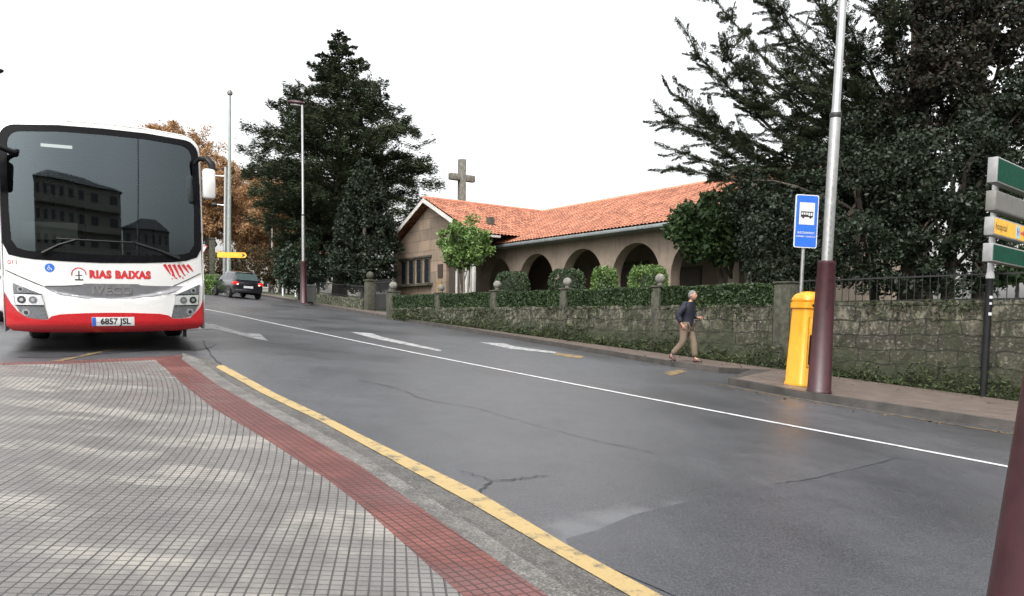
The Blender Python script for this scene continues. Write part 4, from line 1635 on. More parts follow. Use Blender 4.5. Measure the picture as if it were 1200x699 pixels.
bm = bmesh.new()
rloft(bm, [(.275, .25, .10, 0), (.275, .25, .10, .04), (.262, .24, .10, .06), (.235, .22, .10, 1.38)])
fin(bm, 'body', YBOX, pb, True, 40)
bm = bmesh.new()
rloft(bm, [(.243, .228, .10, 1.381), (.262, .245, .11, 1.40), (.262, .245, .11, 1.50), (.240, .225, .11, 1.505), (.255, .24, .11, 1.535), (.25, .235, .12, 1.58), (.215, .20, .12, 1.645), (.14, .13, .10, 1.69), (.05, .05, .04, 1.705)])
fin(bm, 'cap', YBOX, pb, True, 35)
boxo('letter_slot', (-.13, .13, -.252, -.2455, 1.425, 1.465), BLACKP, pb)
boxo('slot_flap', (-.15, .15, -.262, -.2525, 1.468, 1.485), YBOX, pb)
boxo('door_panel', (-.16, .16, -.247, -.226, .35, 1.22), YBOX, pb, .004)
boxo('door_gap', (-.172, .172, -.2405, -.224, .338, 1.232), simple('shadow yellow gap', (.35, .17, .006), .6), pb)
boxo('lock', (.10, .125, -.252, -.2475, .78, .82), STEEL, pb)
pb.rotation_euler = (0, 0, rad(20))
bpy.context.view_layer.update()
lean(pb, .046)

# ------------------------------------------------------------------ bus stop sign
q = P(936, 400, 15.0)
q = np.array([q[0] - .03, q[1], 0])
zs = Z(q[0], q[1]) + .12
st = empty('bus_stop_sign', (q[0], q[1], zs), 0, 'blue bus stop plate on a thin steel pole behind the postbox', 'sign')
zt = P(943, 229, 15.0)[2] - zs
zb = P(943, 291, 15.0)[2] - zs
tubeo('pole', [(0, 0, 0), (0, 0, zt - .1)], .035, STEEL, st, 10)
wd = .235
# plate built around its own centre, front towards -y
bm = polybm(rsq(wd, (zt - zb) / 2, .035))
for v in bm.verts: v.co = Vector((v.co.x, -.062, v.co.y + (zt + zb) / 2))
thicken(bm, lambda c: (0, .022, 0))
pt = fin(bm, 'plate', SIGNW, st)
bm = polybm(rsq(wd - .017, (zt - zb) / 2 - .017, .028))
for v in bm.verts: v.co = Vector((v.co.x, -.0645, v.co.y + (zt + zb) / 2))
fin(bm, 'blue_face', SIGNB, pt)
zc = zb + (zt - zb) * .635
boxo('white_panel', (-.155, .155, -.0675, -.066, zc - .20, zc + .22), SIGNW, pt)
bm = bmesh.new()
box(bm, -.125, .125, -.0705, -.069, zc + .03, zc + .05)
box(bm, -.125, .125, -.0705, -.069, zc - .055, zc - .03)
for k in range(6):
    x = -.125 + k * .0475
    box(bm, x, x + .012, -.0705, -.069, zc - .03, zc + .03)
box(bm, -.125, .02, -.0705, -.069, zc - .03, zc - .012)
for x in (-.075, .075):
    for yy_ in (0,):
        d = bmesh.ops.create_circle(bm, cap_ends=True, radius=.024, segments=12)
        for v in d['verts']: v.co = Vector((x + v.co.x, -.0712, zc - .06 + v.co.y))
fin(bm, 'bus_symbol', TEXTB, pt)
for s, dz, sz in (('BUS TURISTICO', .285, .052), ('HORARIO Y CONSULTA', .215, .038)):
    bm = text_bm(s, sz, .001, 'CENTER', 1.0)
    for v in bm.verts: v.co = Vector((v.co.x * .95, -.0668, zb + dz + v.co.y))
    fin(bm, 'lettering', SIGNW, pt)
st.rotation_euler = (0, 0, rad(8))
bpy.context.view_layer.update()
lean(st, .028)

# ------------------------------------------------------------------ direction signpost
q = G(1152, 465, .12)
sp0 = empty('direction_signpost', (q[0], q[1], Z(*q) + .12), 0, 'slim post with four stacked direction boards, one yellow, at the right edge', 'signpost')
H0 = P(1163, 185, q[1])[2] - sp0.location.z
tubeo('lower_post', [(0, 0, 0), (0, 0, 2.32)], .064, BLACKP, sp0, 14)
tubeo('pole', [(0, 0, 2.321), (0, 0, H0)], .058, SIGNW, sp0, 14)
latheo('collar', [(.075, 2.28), (.075, 2.34), (.06, 2.40)], SIGNW, sp0, 14)
for z, r in ((1.92, .028), (1.80, .022), (1.60, .03)):
    boxo('sticker', (-r, r, -.068, -.0645, z - r, z + r * .9), SIGNW, sp0)
bdir = rad(40)
for (yt, yb, xl, mat, txt) in ((190, 219, 1145, GSIGN, None), (228, 251, 1142, GREYSIGN, None), (258, 279, 1140, YSIGN, 'hospital'), (288, 309, 1138, GSIGN, None)):
    d_ = q[1] - .12
    z1 = P(xl, yt, d_)[2] - sp0.location.z
    z0 = P(xl, yb, d_)[2] - sp0.location.z
    hh = z1 - z0
    br_ = empty('direction_board', (0, 0, 0))
    br_.parent = sp0
    bpy.data.objects.remove(br_)
    th = .17
    mm = Matrix.Translation((-.02, -.10, 0)) @ Matrix.Rotation(bdir, 4, 'Z')
    x0, x1 = -.57, 1.25
    o = boxo('direction_board', (x0, x1, -th, -.0, z0, z1), SIGNG if mat is not GREYSIGN else GREYSIGN, sp0, .012, mm)
    boxo('board_face', (x0 + .03, x1 - .03, -th - .004, -th - .0005, z0 + .028, z1 - .028), mat, o, 0, mm)
    if txt:
        bm = text_bm(txt, .19, .002, 'LEFT', 1.1)
        for v in bm.verts: v.co = mm @ Vector((x0 + .06 + v.co.x * .92, -th - .0065, (z0 + z1) / 2 + v.co.y))
        fin(bm, 'lettering', TEXTB, o)
        boxo('hospital_symbol', (.60, .78, -th - .007, -th - .0045, z0 + .045, z1 - .045), simple('pale blue', (.25, .45, .62), .5), o, 0, mm)
        bm = text_bm('H', .2, .004)
        for v in bm.verts: v.co = mm @ Vector((.69 + v.co.x, -th - .0092, (z0 + z1) / 2 + v.co.y))
        fin(bm, 'symbol_letter', SIGNB, o)
        bm = polybm([(.84, -.02), (.98, -.02), (.98, -.06), (1.07, 0), (.98, .06), (.98, .02), (.84, .02)])
        for v in bm.verts: v.co = mm @ Vector((v.co.x, -th - .0092, (z0 + z1) / 2 + v.co.y))
        fin(bm, 'arrow', TEXTR, o)
lean(sp0, .022)

#@@PART3@@
# ------------------------------------------------------------------ cars
def hatchback(name, paint, label, lit=True):
    r = empty(name, (0, 0, 0), 0, label, 'car')
    #        y    zb   wb   wm   belt wbelt roof wroof
    ST = [(0.00, .36, .70, .74, .70, .72, .71, .60), (0.04, .28, .76, .82, .88, .78, .90, .62), (0.14, .25, .78, .85, .97, .79, .985, .62),
          (0.34, .22, .79, .86, .97, .80, 1.22, .60), (0.58, .20, .80, .87, .96, .81, 1.41, .585), (0.95, .20, .80, .87, .95, .82, 1.465, .59),
          (1.8, .20, .80, .87, .93, .82, 1.475, .61), (2.35, .20, .80, .87, .92, .82, 1.43, .60), (2.85, .20, .80, .87, .92, .81, 1.18, .64),
          (3.22, .20, .80, .87, .92, .78, .945, .66), (3.75, .20, .79, .85, .84, .74, .865, .60), (4.08, .24, .74, .80, .72, .68, .74, .55), (4.2, .32, .66, .70, .56, .62, .57, .5)]
    bm = bmesh.new()
    prev = None
    for (y, zb, wb, wm, zl, wl, zr, wr) in ST:
        half = [(wb - .08, zb), (wb, zb + .05), (wm, (zb + zl) / 2), (wm - .01, zl - .12), (wl, zl), ((wl + wr) / 2 + .015, (zl + zr) / 2), (wr, zr - .01), (wr * .55, zr + .02), (0, zr + .03)]
        pts = [(-x, z) for x, z in half] + [(x, z) for x, z in half[-2::-1]]
        cur = [bm.verts.new((x, y, z)) for x, z in pts]
        if prev:
            for k in range(len(cur) - 1):
                bm.faces.new((prev[k], prev[k + 1], cur[k + 1], cur[k]))
        else:
            bm.faces.new(cur)
        prev = cur
    bm.faces.new(prev)
    fin(bm, 'body', paint, r, True, 32)

    def st(y):
        for a, b in zip(ST, ST[1:]):
            if a[0] <= y <= b[0]:
                t = (y - a[0]) / (b[0] - a[0])
                return [p + (q_ - p) * t for p, q_ in zip(a, b)]
    for s in (-1, 1):
        for (ya, yb) in ((.75, 1.35), (1.42, 2.15), (2.2, 2.78)):
            bm = bmesh.new()
            lo, hi = [], []
            for k in range(5):
                y = ya + (yb - ya) * k / 4
                _, zb, wb, wm, zl, wl, zr, wr = st(y)
                f = lambda t, o: (s * (wl + ((wl + wr) / 2 + .015 - wl) * min(1, t * 2) + (wr - (wl + wr) / 2 - .015) * max(0, t * 2 - 1) + o), y, zl + (zr - zl) * t)
                lo.append([bm.verts.new(f(t, .008)) for t in (.1, .5, .86)])
            for a, b in zip(lo, lo[1:]):
                for k in range(2): bm.faces.new((a[k], a[k + 1], b[k + 1], b[k]))
            fin(bm, 'side_window', GLASSD, r)
    # tailgate window follows the sloped rear
    bm = bmesh.new()
    rows = []
    for y in (.17, .34, .54):
        _, zb, wb, wm, zl, wl, zr, wr = st(y)
        rows.append([bm.verts.new((x * (wr - .03), y - .012, zr + .026 + .006 - abs(x) * .012)) for x in (-1, -.5, 0, .5, 1)])
    for a, b in zip(rows, rows[1:]):
        for k in range(4): bm.faces.new((a[k], a[k + 1], b[k + 1], b[k]))
    rw = fin(bm, 'rear_window', simple('rear glass', (.05, .07, .07), .06, spec=.8), r)
    boxo('rear_spoiler', (-.58, .58, .50, .66, 1.435, 1.465), paint, r, .01)
    bm = bmesh.new()
    rows = []
    for y in (3.16, 2.88, 2.45):
        _, zb, wb, wm, zl, wl, zr, wr = st(y)
        rows.append([bm.verts.new((x * (wr - .03), y + .012, zr + .034 - abs(x) * .012)) for x in (-1, -.5, 0, .5, 1)])
    for a, b in zip(rows, rows[1:]):
        for k in range(4): bm.faces.new((a[k], a[k + 1], b[k + 1], b[k]))
    fin(bm, 'windscreen', GLASSD, r)
    for s in (-1, 1):
        tl = boxo('tail_light', (min(s * .54, s * .84), max(s * .54, s * .84), -.015, .22, .76, .93), REDL if lit else simple('tail lamp red', (.35, .01, .01), .2), r, .03)
        boxo('reverse_lamp', (min(s * .56, s * .64), max(s * .56, s * .64), -.022, .0, .77, .83), emis('reverse lamp', (1, .85, .7), 1.2) if lit else SIGNW, tl)
        boxo('headlight', (min(s * .45, s * .74), max(s * .45, s * .74), 3.95, 4.14, .58, .70), LAMPW, r, .03)
        boxo('door_mirror', (min(s * .84, s * 1.0), max(s * .84, s * 1.0), 2.65, 2.75, .93, 1.06), paint, r, .03)
        for wy in (.72, 3.32):
            bm = bmesh.new()
            lathe(bm, [(.19, -.09), (.29, -.10), (.315, -.06), (.315, .06), (.29, .10), (.19, .09)], 22)
            for v in bm.verts: v.co = Vector((s * (.79 + v.co.z), wy + v.co.x, .315 + v.co.y))
            wh = fin(bm, 'wheel', RUBBER, r, True, 40)
            bm = bmesh.new()
            lathe(bm, [(.20, .03), (.19, .085), (.06, .07), (.05, .095)], 14)
            for v in bm.verts: v.co = Vector((s * (.79 + v.co.z), wy + v.co.x, .315 + v.co.y))
            fin(bm, 'rim', STEEL, wh, True, 40)
            bm = bmesh.new()
            lathe(bm, [(.365, 0), (.365, .004)], 22)
            for v in bm.verts: v.co = Vector((s * (.8705 + v.co.z), wy + v.co.x, .335 + v.co.y))
            bmesh.ops.bisect_plane(bm, geom=bm.verts[:] + bm.edges[:] + bm.faces[:], plane_co=(0, 0, .24), plane_no=(0, 0, -1), clear_outer=True)
            fin(bm, 'wheel_arch', BLACKP, r)
    boxo('number_plate', (-.26, .26, -.012, .03, .60, .72), SIGNW, r)
    boxo('bumper', (-.74, .74, -.04, .10, .34, .52), paint, r, .04)
    return r


def stand_on_ground(o, x, y, hx, hy, off=0.0):
    """put a car on the slope, heading hx,hy"""
    hd_ = np.array([hx, hy]) / math.hypot(hx, hy)
    rt_ = np.array([hd_[1], -hd_[0]])
    e = .6
    gx = (Z(x + e * rt_[0], y + e * rt_[1]) - Z(x - e * rt_[0], y - e * rt_[1])) / (2 * e)
    gy = (Z(x + e * hd_[0], y + e * hd_[1]) - Z(x - e * hd_[0], y - e * hd_[1])) / (2 * e)
    a = Vector((rt_[0], rt_[1], gx)).normalized()
    b = Vector((hd_[0], hd_[1], gy))
    b = (b - a * b.dot(a)).normalized()
    c = a.cross(b)
    o.matrix_world = Matrix(((a.x, b.x, c.x, x), (a.y, b.y, c.y, y), (a.z, b.z, c.z, Z(x, y) + off), (0, 0, 0, 1)))


q = np.array(G(308, 352))
hd2 = np.array([-.60, .80])
car = hatchback('parked_car', CARB, 'black hatchback with lit red tail lamps parked at the far kerb')
q = q - np.array([hd2[1], -hd2[0]]) * .85
stand_on_ground(car, q[0], q[1], *hd2)
q = P(-6, 330, 15.6)
car3 = hatchback('parked_car', CARW, 'white car beside the coach at the left picture edge', lit=False)
stand_on_ground(car3, q[0] - .9, q[1] + 3.6, .46, -.88)

# ------------------------------------------------------------------ things up the street on the left
q = P(263.5, 344, 52)
gz = Z(q[0], q[1])
pl1 = empty('light_pole', (q[0], q[1], gz), 0, 'silver pole with short side arms left of the black hatchback', 'pole')
zt = P(265, 196, 52)[2] - gz
tubeo('pole', [(0, 0, 0), (0, 0, zt)], [.13, .09], STEEL, pl1, 12)
for zz, L in ((P(265, 207, 52)[2] - gz, .95), (P(265, 241, 52)[2] - gz, .65)):
    tubeo('arm', [(0, 0, zz), (-L, 0, zz + .05)], .035, STEEL, pl1, 6)
    boxo('lamp_box', (-L - .25, -L + .1, -.12, .12, zz, zz + .14), IRON, pl1, .03)
lean(pl1, .012)
q2 = P(268, 344, 54)
gz = Z(q2[0], q2[1])
pl2 = empty('light_pole', (q2[0], q2[1], gz), 0, 'very tall green grey pole with a small lamp at its tip', 'pole')
zt = P(269, 112, 54)[2] - gz
tubeo('pole', [(0, 0, 0), (0, 0, zt * .55), (0, 0, zt)], [.15, .12, .08], GREENP, pl2, 14)
latheo('lamp', [(.08, zt), (.17, zt + .05), (.19, zt + .2), (.10, zt + .34)], GREYSIGN, pl2, 14)
lean(pl2, .012)
q = P(262, 299, 50)
gz = Z(q[0], q[1])
ys = empty('direction_sign', (q[0] + .0, q[1], gz), rad(8), 'small yellow arrow sign on a thin post above the black hatchback', 'sign')
zc = q[2] - gz
tubeo('pole', [(0, 0, 0), (0, 0, zc + .3)], .05, STEEL, ys, 8)
bm = polybm([(-.36, -.17), (1.35, -.17), (1.47, 0), (1.35, .17), (-.36, .17)])
for v in bm.verts: v.co = Vector((v.co.x, -.10, v.co.y + zc))
thicken(bm, lambda c: (0, .04, 0))
bd = fin(bm, 'plate', YSIGN, ys)
bm = polybm([(1.12, -.10), (1.22, -.10), (1.36, 0), (1.22, .10), (1.12, .10), (1.22, 0)])
for v in bm.verts: v.co = Vector((v.co.x, -.104, v.co.y + zc))
fin(bm, 'arrow', TEXTB, bd)
# give-way sign seen beside the coach
q = P(236, 295, 36)
gz = Z(q[0], q[1])
gw_ = empty('give_way_sign', (q[0], q[1], gz), rad(5), 'white give way triangle on a thin post right of the coach', 'sign')
zc = q[2] - gz
tubeo('pole', [(0, 0, 0), (0, 0, zc + .2)], .03, STEEL, gw_, 8)
for sc_, yy, m_, nm in ((1, -.06, TEXTR, 'plate'), (.86, -.082, SIGNW, 'white_face')):
    bm = polybm([(-.30 * sc_, .26 * sc_), (0, -.27 * sc_), (.30 * sc_, .26 * sc_)])
    for v in bm.verts: v.co = Vector((v.co.x, yy, v.co.y + zc))
    thicken(bm, lambda c: (0, .015, 0))
    fin(bm, nm, m_, gw_)
# stone post
q = P(249, 330, 56)
gz = Z(q[0], q[1])
spst = empty('stone_post', (q[0], q[1], gz), rad(20), 'square weathered stone post under the autumn trees', 'post')
zt = P(249, 281, 56)[2] - gz
boxo('shaft', (-.19, .19, -.19, .19, -.2, zt), GRAN, spst, .02)
boxo('cap', (-.23, .23, -.23, .23, zt + .001, zt + .1), GRAN, spst, .02)
# container and blue bin beside the car
q = P(262, 345, 53)
gz = Z(q[0], q[1])
ct = empty('waste_container', (q[0] - .2, q[1], gz), rad(30), 'dark waste container left of the black hatchback', 'container')
bm = bmesh.new()
rloft(bm, [(.50, .42, .08, .12), (.58, .50, .08, 1.0), (.60, .52, .08, 1.02)])
fin(bm, 'body', BINM, ct, True, 40)
bm = bmesh.new()
rloft(bm, [(.61, .53, .08, 1.021), (.58, .50, .10, 1.12), (.40, .35, .10, 1.18)])
fin(bm, 'lid', IRON, ct, True, 40)
for sx in (-1, 1):
    for sy in (-1, 1):
        boxo('wheel', (sx * .38 - .04, sx * .38 + .04, sy * .3 - .08, sy * .3 + .08, 0, .119), RUBBER, ct, .02)
q = P(252.5, 345, 51)
gz = Z(q[0], q[1])
bb_ = empty('litter_bin', (q[0], q[1], gz), 0, 'small blue bin at the kerb left of the black hatchback', 'bin')
latheo('body', [(.20, 0), (.26, .62), (.27, .63)], BLUEB, bb_, 14)
latheo('rim', [(.285, .631), (.285, .67), (.2, .70)], IRON, bb_, 14)
# litter bin at the lamp foot
q = G(363, 355.5, .12)
lb = empty('litter_bin', (q[0] + .05, q[1] - .05, Z(*q) + .12), rad(15), 'dark square litter bin at the foot of the left street lamp', 'bin')
bm = bmesh.new()
rloft(bm, [(.26, .24, .05, .06), (.30, .27, .05, .86), (.32, .29, .05, .87)])
fin(bm, 'body', BINM, lb, True, 40)
bm = bmesh.new()
rloft(bm, [(.33, .30, .05, .871), (.33, .30, .05, .92), (.22, .2, .05, .98)])
fin(bm, 'lid', BINM, lb, True, 40)
boxo('foot', (-.15, .15, -.14, .14, -.02, .059), IRON, lb)
# small park lamp further back
q = P(319, 340, 64)
gz = terr(q[0], q[1])
pk = empty('park_lamp', (q[0], q[1], gz), 0, 'slim pale park lamp among the autumn trunks', 'street lamp')
zt = P(319, 254, 64)[2] - gz
tubeo('pole', [(0, 0, 0), (0, 0, zt)], [.10, .06], STEEL, pk, 10)
latheo('lamp', [(.08, zt), (.28, zt + .12), (.30, zt + .18), (.1, zt + .3)], GREYSIGN, pk, 14)
# noticeboard in the yard
q = P(339, 330, 56)
gz = terr(q[0], q[1])
nb_ = empty('notice_board', (q[0], q[1], gz), rad(-10), 'dark notice board on white posts behind the low wall', 'board')
zt = P(339, 319, 56)[2] - gz
boxo('panel', (-.42, .42, -.03, .03, zt - .85, zt), BLACKP, nb_)
for s in (-1, 1):
    boxo('post', (s * .5 - .05, s * .5 + .05, -.05, .05, 0, zt + .1), SIGNW, nb_)


# ------------------------------------------------------------------ trees
def broadleaf(name, base, height, c, r, mat, label, n_cl, per, cl_r, leaf, trunk_r=.12, cat='tree', group=None, bark=BARK, nlimb=6, stems=1, aspect=.5, squash=(1, 1, .8), shell=.6, lumps=0):
    root = empty(name, base, 0, label, cat, group)
    b = np.zeros(3)
    c = np.array(c) - np.array(base)
    cl = ellipsoid_clumps(n_cl, c, r, shell)
    if lumps:
        ang = np.arctan2(cl[:, 1] - c[1], cl[:, 0] - c[0])
        cl[:, :2] = c[:2] + (cl[:, :2] - c[:2]) * (1 + lumps * np.sin(ang * 3 + cl[:, 2] * 2.2 / max(.5, r[2]) + c[0]))[:, None]
        cl[:, 2] += RNG.normal(0, lumps * r[2] * .5, len(cl))
    rr = RNG.uniform(.6, 1.25, n_cl) * cl_r
    pos = clump_points(cl, rr, per, squash)
    limbs = []
    top = c + np.array([0, 0, r[2] * .35])
    for k in range(nlimb):
        tgt = cl[RNG.integers(0, n_cl)]
        t = RNG.uniform(.35, .8)
        s = np.array([top[0] * t, top[1] * t, top[2] * t])
        if s[2] > tgt[2]: s[2] = tgt[2] * .8
        limbs.append((arc_branch(s, tgt, .08, 5), trunk_r * .45, trunk_r * .1))
    if stems == 1:
        trunk('trunk', b - np.array([0, 0, .15]), top, trunk_r, trunk_r * .3, bark, root, limbs)
    else:
        for k in range(stems):
            o_ = np.array([math.cos(k * 2.4), math.sin(k * 2.4), 0])
            trunk('trunk', b + o_ * trunk_r * 1.6 - np.array([0, 0, .1]), c + o_ * r[0] * .35, trunk_r, trunk_r * .4, bark, root, limbs[k::stems], .08)
    leaf_mesh('crown', pos, leaf, mat, root, aspect=aspect)
    return root


def spray(pts, n, spread, droop=.0, t0=.15):
    """points and directions of needle sprays along a branch polyline"""
    pts = np.asarray(pts)
    t = RNG.uniform(0, 1, n) ** .8 * (1 - t0) + t0
    k = np.minimum((t * (len(pts) - 1)).astype(int), len(pts) - 2)
    f = t * (len(pts) - 1) - k
    base = pts[k] + (pts[k + 1] - pts[k]) * f[:, None]
    d = pts[k + 1] - pts[k]
    d /= np.linalg.norm(d, axis=1)[:, None]
    side = np.cross(d, np.array([0, 0, 1.0]))
    side /= np.linalg.norm(side, axis=1)[:, None] + 1e-9
    wv = spread * (1 - .8 * t) * RNG.uniform(0, 1, n) ** .6 * RNG.choice([-1, 1], n)
    off = side * wv[:, None] + d * np.abs(wv)[:, None] * .7
    off[:, 2] += RNG.normal(0, .10, n) * spread + .0 - droop * np.abs(wv)
    dirs = d * .7 + side * np.sign(wv)[:, None] * .6
    return base + off, dirs


def layered_conifer(name, base, prof, label, nb, per, leaf, mat, trunk_r, lean_=(0, 0), rise=.12, spread=.33, bark=BARK, extra=()):
    """prof: list of (height, radius); flat foliage pads on long limbs"""
    root = empty(name, base, 0, label, 'tree')
    hs_ = [p[0] for p in prof]
    H = hs_[-1]
    P_, D_, limbs = [], [], []
    for i in range(nb):
        u = (i + RNG.uniform(0, 1)) / nb
        h = hs_[0] + (H - hs_[0]) * u
        R = np.interp(h, hs_, [p[1] for p in prof]) * RNG.uniform(.66, 1.16)
        az = i * 2.399 + RNG.uniform(-.4, .4)
        s = np.array([lean_[0] * h, lean_[1] * h, h - R * .12])
        e = s + np.array([math.cos(az) * R, math.sin(az) * R, R * rise * RNG.uniform(.3, 2.2)])
        br = arc_branch(s, e, .05, 7, .4)
        limbs.append((br, max(.02, trunk_r * .28 * (1 - u * .7)), .012))
        n = int(per * (R + .35) ** 1.5)
        a, d = spray(br, n, R * spread + .15, .12, .12)
        P_.append(a); D_.append(d)
    for (s, e, n, sp_) in extra:
        br = arc_branch(s, e, .06, 7, .4)
        limbs.append((br, .05, .012))
        a, d = spray(br, n, sp_, .1, .1)
        P_.append(a); D_.append(d)
    trunk('trunk', (0, 0, -.2), (lean_[0] * H, lean_[1] * H, H * .98), trunk_r, .03, bark, root, limbs, .05)
    leaf_mesh('crown', np.concatenate(P_), leaf, mat, root, flat=.35, aspect=.28, dirs=np.concatenate(D_))
    return root


def px_h(x, y, d, gz):
    return P(x, y, d)[2] - gz


# big cedar on the left
d = 46
q = P(398, 340, d)
gz = terr(q[0], q[1])
hh = lambda y: px_h(398, y, d, gz)
m_ = d / F
layered_conifer('cedar_tree', (q[0], q[1], gz), [(hh(312), 3.2), (hh(265), 4.6), (hh(215), 5.4), (hh(175), 5.2), (hh(125), 3.6), (hh(85), 1.9), (hh(60), 1.0), (hh(36), .15)],
                'very tall dark spreading cedar left of the church', 215, 150, .085, F_CEDAR, .42, spread=.27,
                extra=[((0, 0, hh(225)), (-5.0, -.5, hh(186)), 600, 1.0), ((0, 0, hh(200)), (-4.0, -1, hh(150)), 560, .9), ((0, 0, hh(215)), (5.6, -.4, hh(165)), 700, 1.1), ((0, 0, hh(235)), (5.4, -1, hh(205)), 700, 1.1), ((0, 0, hh(150)), (-3.0, 0, hh(112)), 460, .7)])
# conical evergreen
d = 40.5
q = P(427, 340, d)
gz = terr(q[0], q[1])
root = empty('conical_tree', (q[0], q[1], gz), 0, 'dense dark conical evergreen beside the church gable', 'tree')
H = px_h(427, 189, d, gz)
cl, rr = [], []
for k in range(330):
    u = RNG.uniform(0, 1) ** 1.15
    h = 1.1 + (H - 1.2) * u
    R = 1.85 * min(1, (h - .5) / 2.2) ** .5 * (1 - ((h / H) ** 2.3)) + .08
    a = RNG.uniform(0, 2 * math.pi)
    f = RNG.uniform(.65, 1.05)
    cl.append((math.cos(a) * R * f, math.sin(a) * R * f, h)); rr.append(RNG.uniform(.22, .42))
leaf_mesh('crown', clump_points(cl, rr, 85), .075, F_HOLLY, root, aspect=.55)
trunk('trunk', (0, 0, -.2), (0, 0, H * .9), .20, .03, BARKG, root, bend=.03)
trunk('trunk', (.45, .1, -.2), (.2, 0, H * .5), .12, .05, BARKG, root, bend=.05)
# small shrubs below the cedar
for x, y, dd, rx, lab in ((372, 300, 44, 1.7, 'brownish green shrubby tree behind the left street lamp'), (350, 318, 46, 1.3, 'low dark shrub left of the bin under the cedar')):
    q = P(x, 345, dd)
    gz = terr(q[0], q[1])
    c = P(x, y, dd)
    broadleaf('shrub', (q[0], q[1], gz), 2, c, (rx, rx, rx * .9), F_CYP, lab, 60, 110, .45, .085, .09, 'shrub')
# round tree by the wing
d = 33.5
q = P(543, 346, d)
gz = terr(q[0], q[1])
broadleaf('round_tree', (q[0], q[1], gz), 3, P(543, 287, d), (1.12, 1.1, .92), F_BRIGHT, 'small round bright green tree with thin stems before the church gable', 75, 105, .34, .075, .055, bark=BARKG, stems=3, nlimb=9, aspect=.45, lumps=.2, shell=.35)
# broad tree at the right end of the porch
d = 25.5
q = P(862, 350, d)
gz = terr(q[0], q[1])
broadleaf('garden_tree', (q[0], q[1], gz), 3, P(848, 268, d), (1.65, 1.4, 1.15), F_MID, 'bushy mid green tree with bent trunk hiding the rightmost porch arch', 130, 120, .38, .085, .12, bark=BARK, stems=2, nlimb=12, aspect=.5, lumps=.12)
# clipped bushes before the arches
for i, (x, y0, y1, dd, wx, lab, mt) in enumerate(((600, 319, 345, 29.2, 20, 'clipped square dark green bush before the second porch arch from the left', F_HEDGE), (664, 316, 345, 27.0, 21, 'clipped rounded green bush between the middle porch arches', F_HEDGE),
                                                  (708, 317, 345, 26.4, 15, 'small feathery green bush beside the big porch arch pier', F_BRIGHT), (759, 315, 345, 24.8, 22, 'bright feathery green bush left of the walking man, before the widest arch', F_BRIGHT))):
    q = P(x, 350, dd)
    gz = terr(q[0], q[1])
    root = empty('bush', (q[0], q[1], gz), 0, lab, 'bush', 'bushes in front of the porch arches')
    zt = px_h(x, y0, dd, gz)
    wx = wx * dd / F
    n = 5200
    u = RNG.uniform(-1, 1, (n, 3))
    k = RNG.integers(0, 3, n)
    for j in range(3):
        mk = k == j
        u[mk, j] = np.sign(u[mk, j]) * (1 - np.abs(RNG.normal(0, .07, mk.sum())))
    e = 3.2
    nrm = (np.abs(u) ** e).sum(1) ** (1 / e)
    u = u / np.maximum(nrm, 1)[:, None]
    u += RNG.normal(0, .035, u.shape)
    pos = u * np.array([wx, wx * .8, zt / 2]) + np.array([0, 0, zt / 2])
    if mt is F_BRIGHT: pos[:, 2] += np.abs(RNG.normal(0, .07, n))
    leaf_mesh('leaves', pos, .042, mt, root, aspect=.4)
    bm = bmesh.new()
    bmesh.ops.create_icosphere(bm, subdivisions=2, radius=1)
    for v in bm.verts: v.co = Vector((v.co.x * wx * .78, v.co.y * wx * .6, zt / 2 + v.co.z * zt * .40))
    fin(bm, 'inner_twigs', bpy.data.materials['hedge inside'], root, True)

# right hand cedar with long sweeping limbs
d = 23.5
q = P(1072, 365, d)
gz = terr(q[0], q[1])
root = empty('cedar_tree', (q[0], q[1], gz), 0, 'huge dark cedar with long bare tipped branches sweeping up to the left', 'tree')
T0 = np.array([q[0], q[1], gz])
LIMB = [((1064, 290), (890, 205), (765, 118), 22.0), ((1064, 250), (905, 150), (792, 22), 23.0), ((1066, 210), (930, 100), (832, -12), 24.5), ((1068, 180), (960, 70), (885, -20), 22.5),
        ((1064, 300), (900, 218), (768, 168), 23.5), ((1064, 310), (910, 232), (783, 196), 21.5), ((1064, 270), (880, 178), (778, 95), 25.0), ((1066, 240), (900, 120), (845, 40), 21.6),
        ((1068, 160), (990, 60), (935, -60), 23.0), ((1064, 300), (960, 215), (850, 205), 20.8), ((1064, 260), (950, 160), (868, 112), 20.6), ((1066, 230), (975, 130), (905, 55), 21.0),
        ((1066, 200), (1000, 90), (960, -10), 21.2), ((1070, 150), (1040, 40), (1010, -70), 22.0), ((1072, 140), (1100, 40), (1140, -60), 22.5), ((1072, 200), (1120, 120), (1190, 40), 22.0),
        ((1072, 260), (1130, 180), (1230, 110), 22.5), ((1072, 300), (1130, 240), (1220, 210), 22.0), ((1066, 280), (985, 190), (920, 165), 21.0), ((1066, 255), (1005, 160), (940, 100), 20.5),
        ((1064, 285), (930, 190), (800, 150), 24.4), ((1064, 275), (900, 195), (820, 128), 22.6), ((1066, 220), (940, 130), (868, 70), 24.0), ((1066, 195), (960, 95), (900, 10), 25.0),
        ((1070, 170), (1020, 80), (985, 10), 20.6), ((1070, 190), (1050, 100), (1050, 0), 20.4), ((1070, 240), (1030, 150), (1000, 90), 20.2)]
P_, D_, limbs = [], [], []
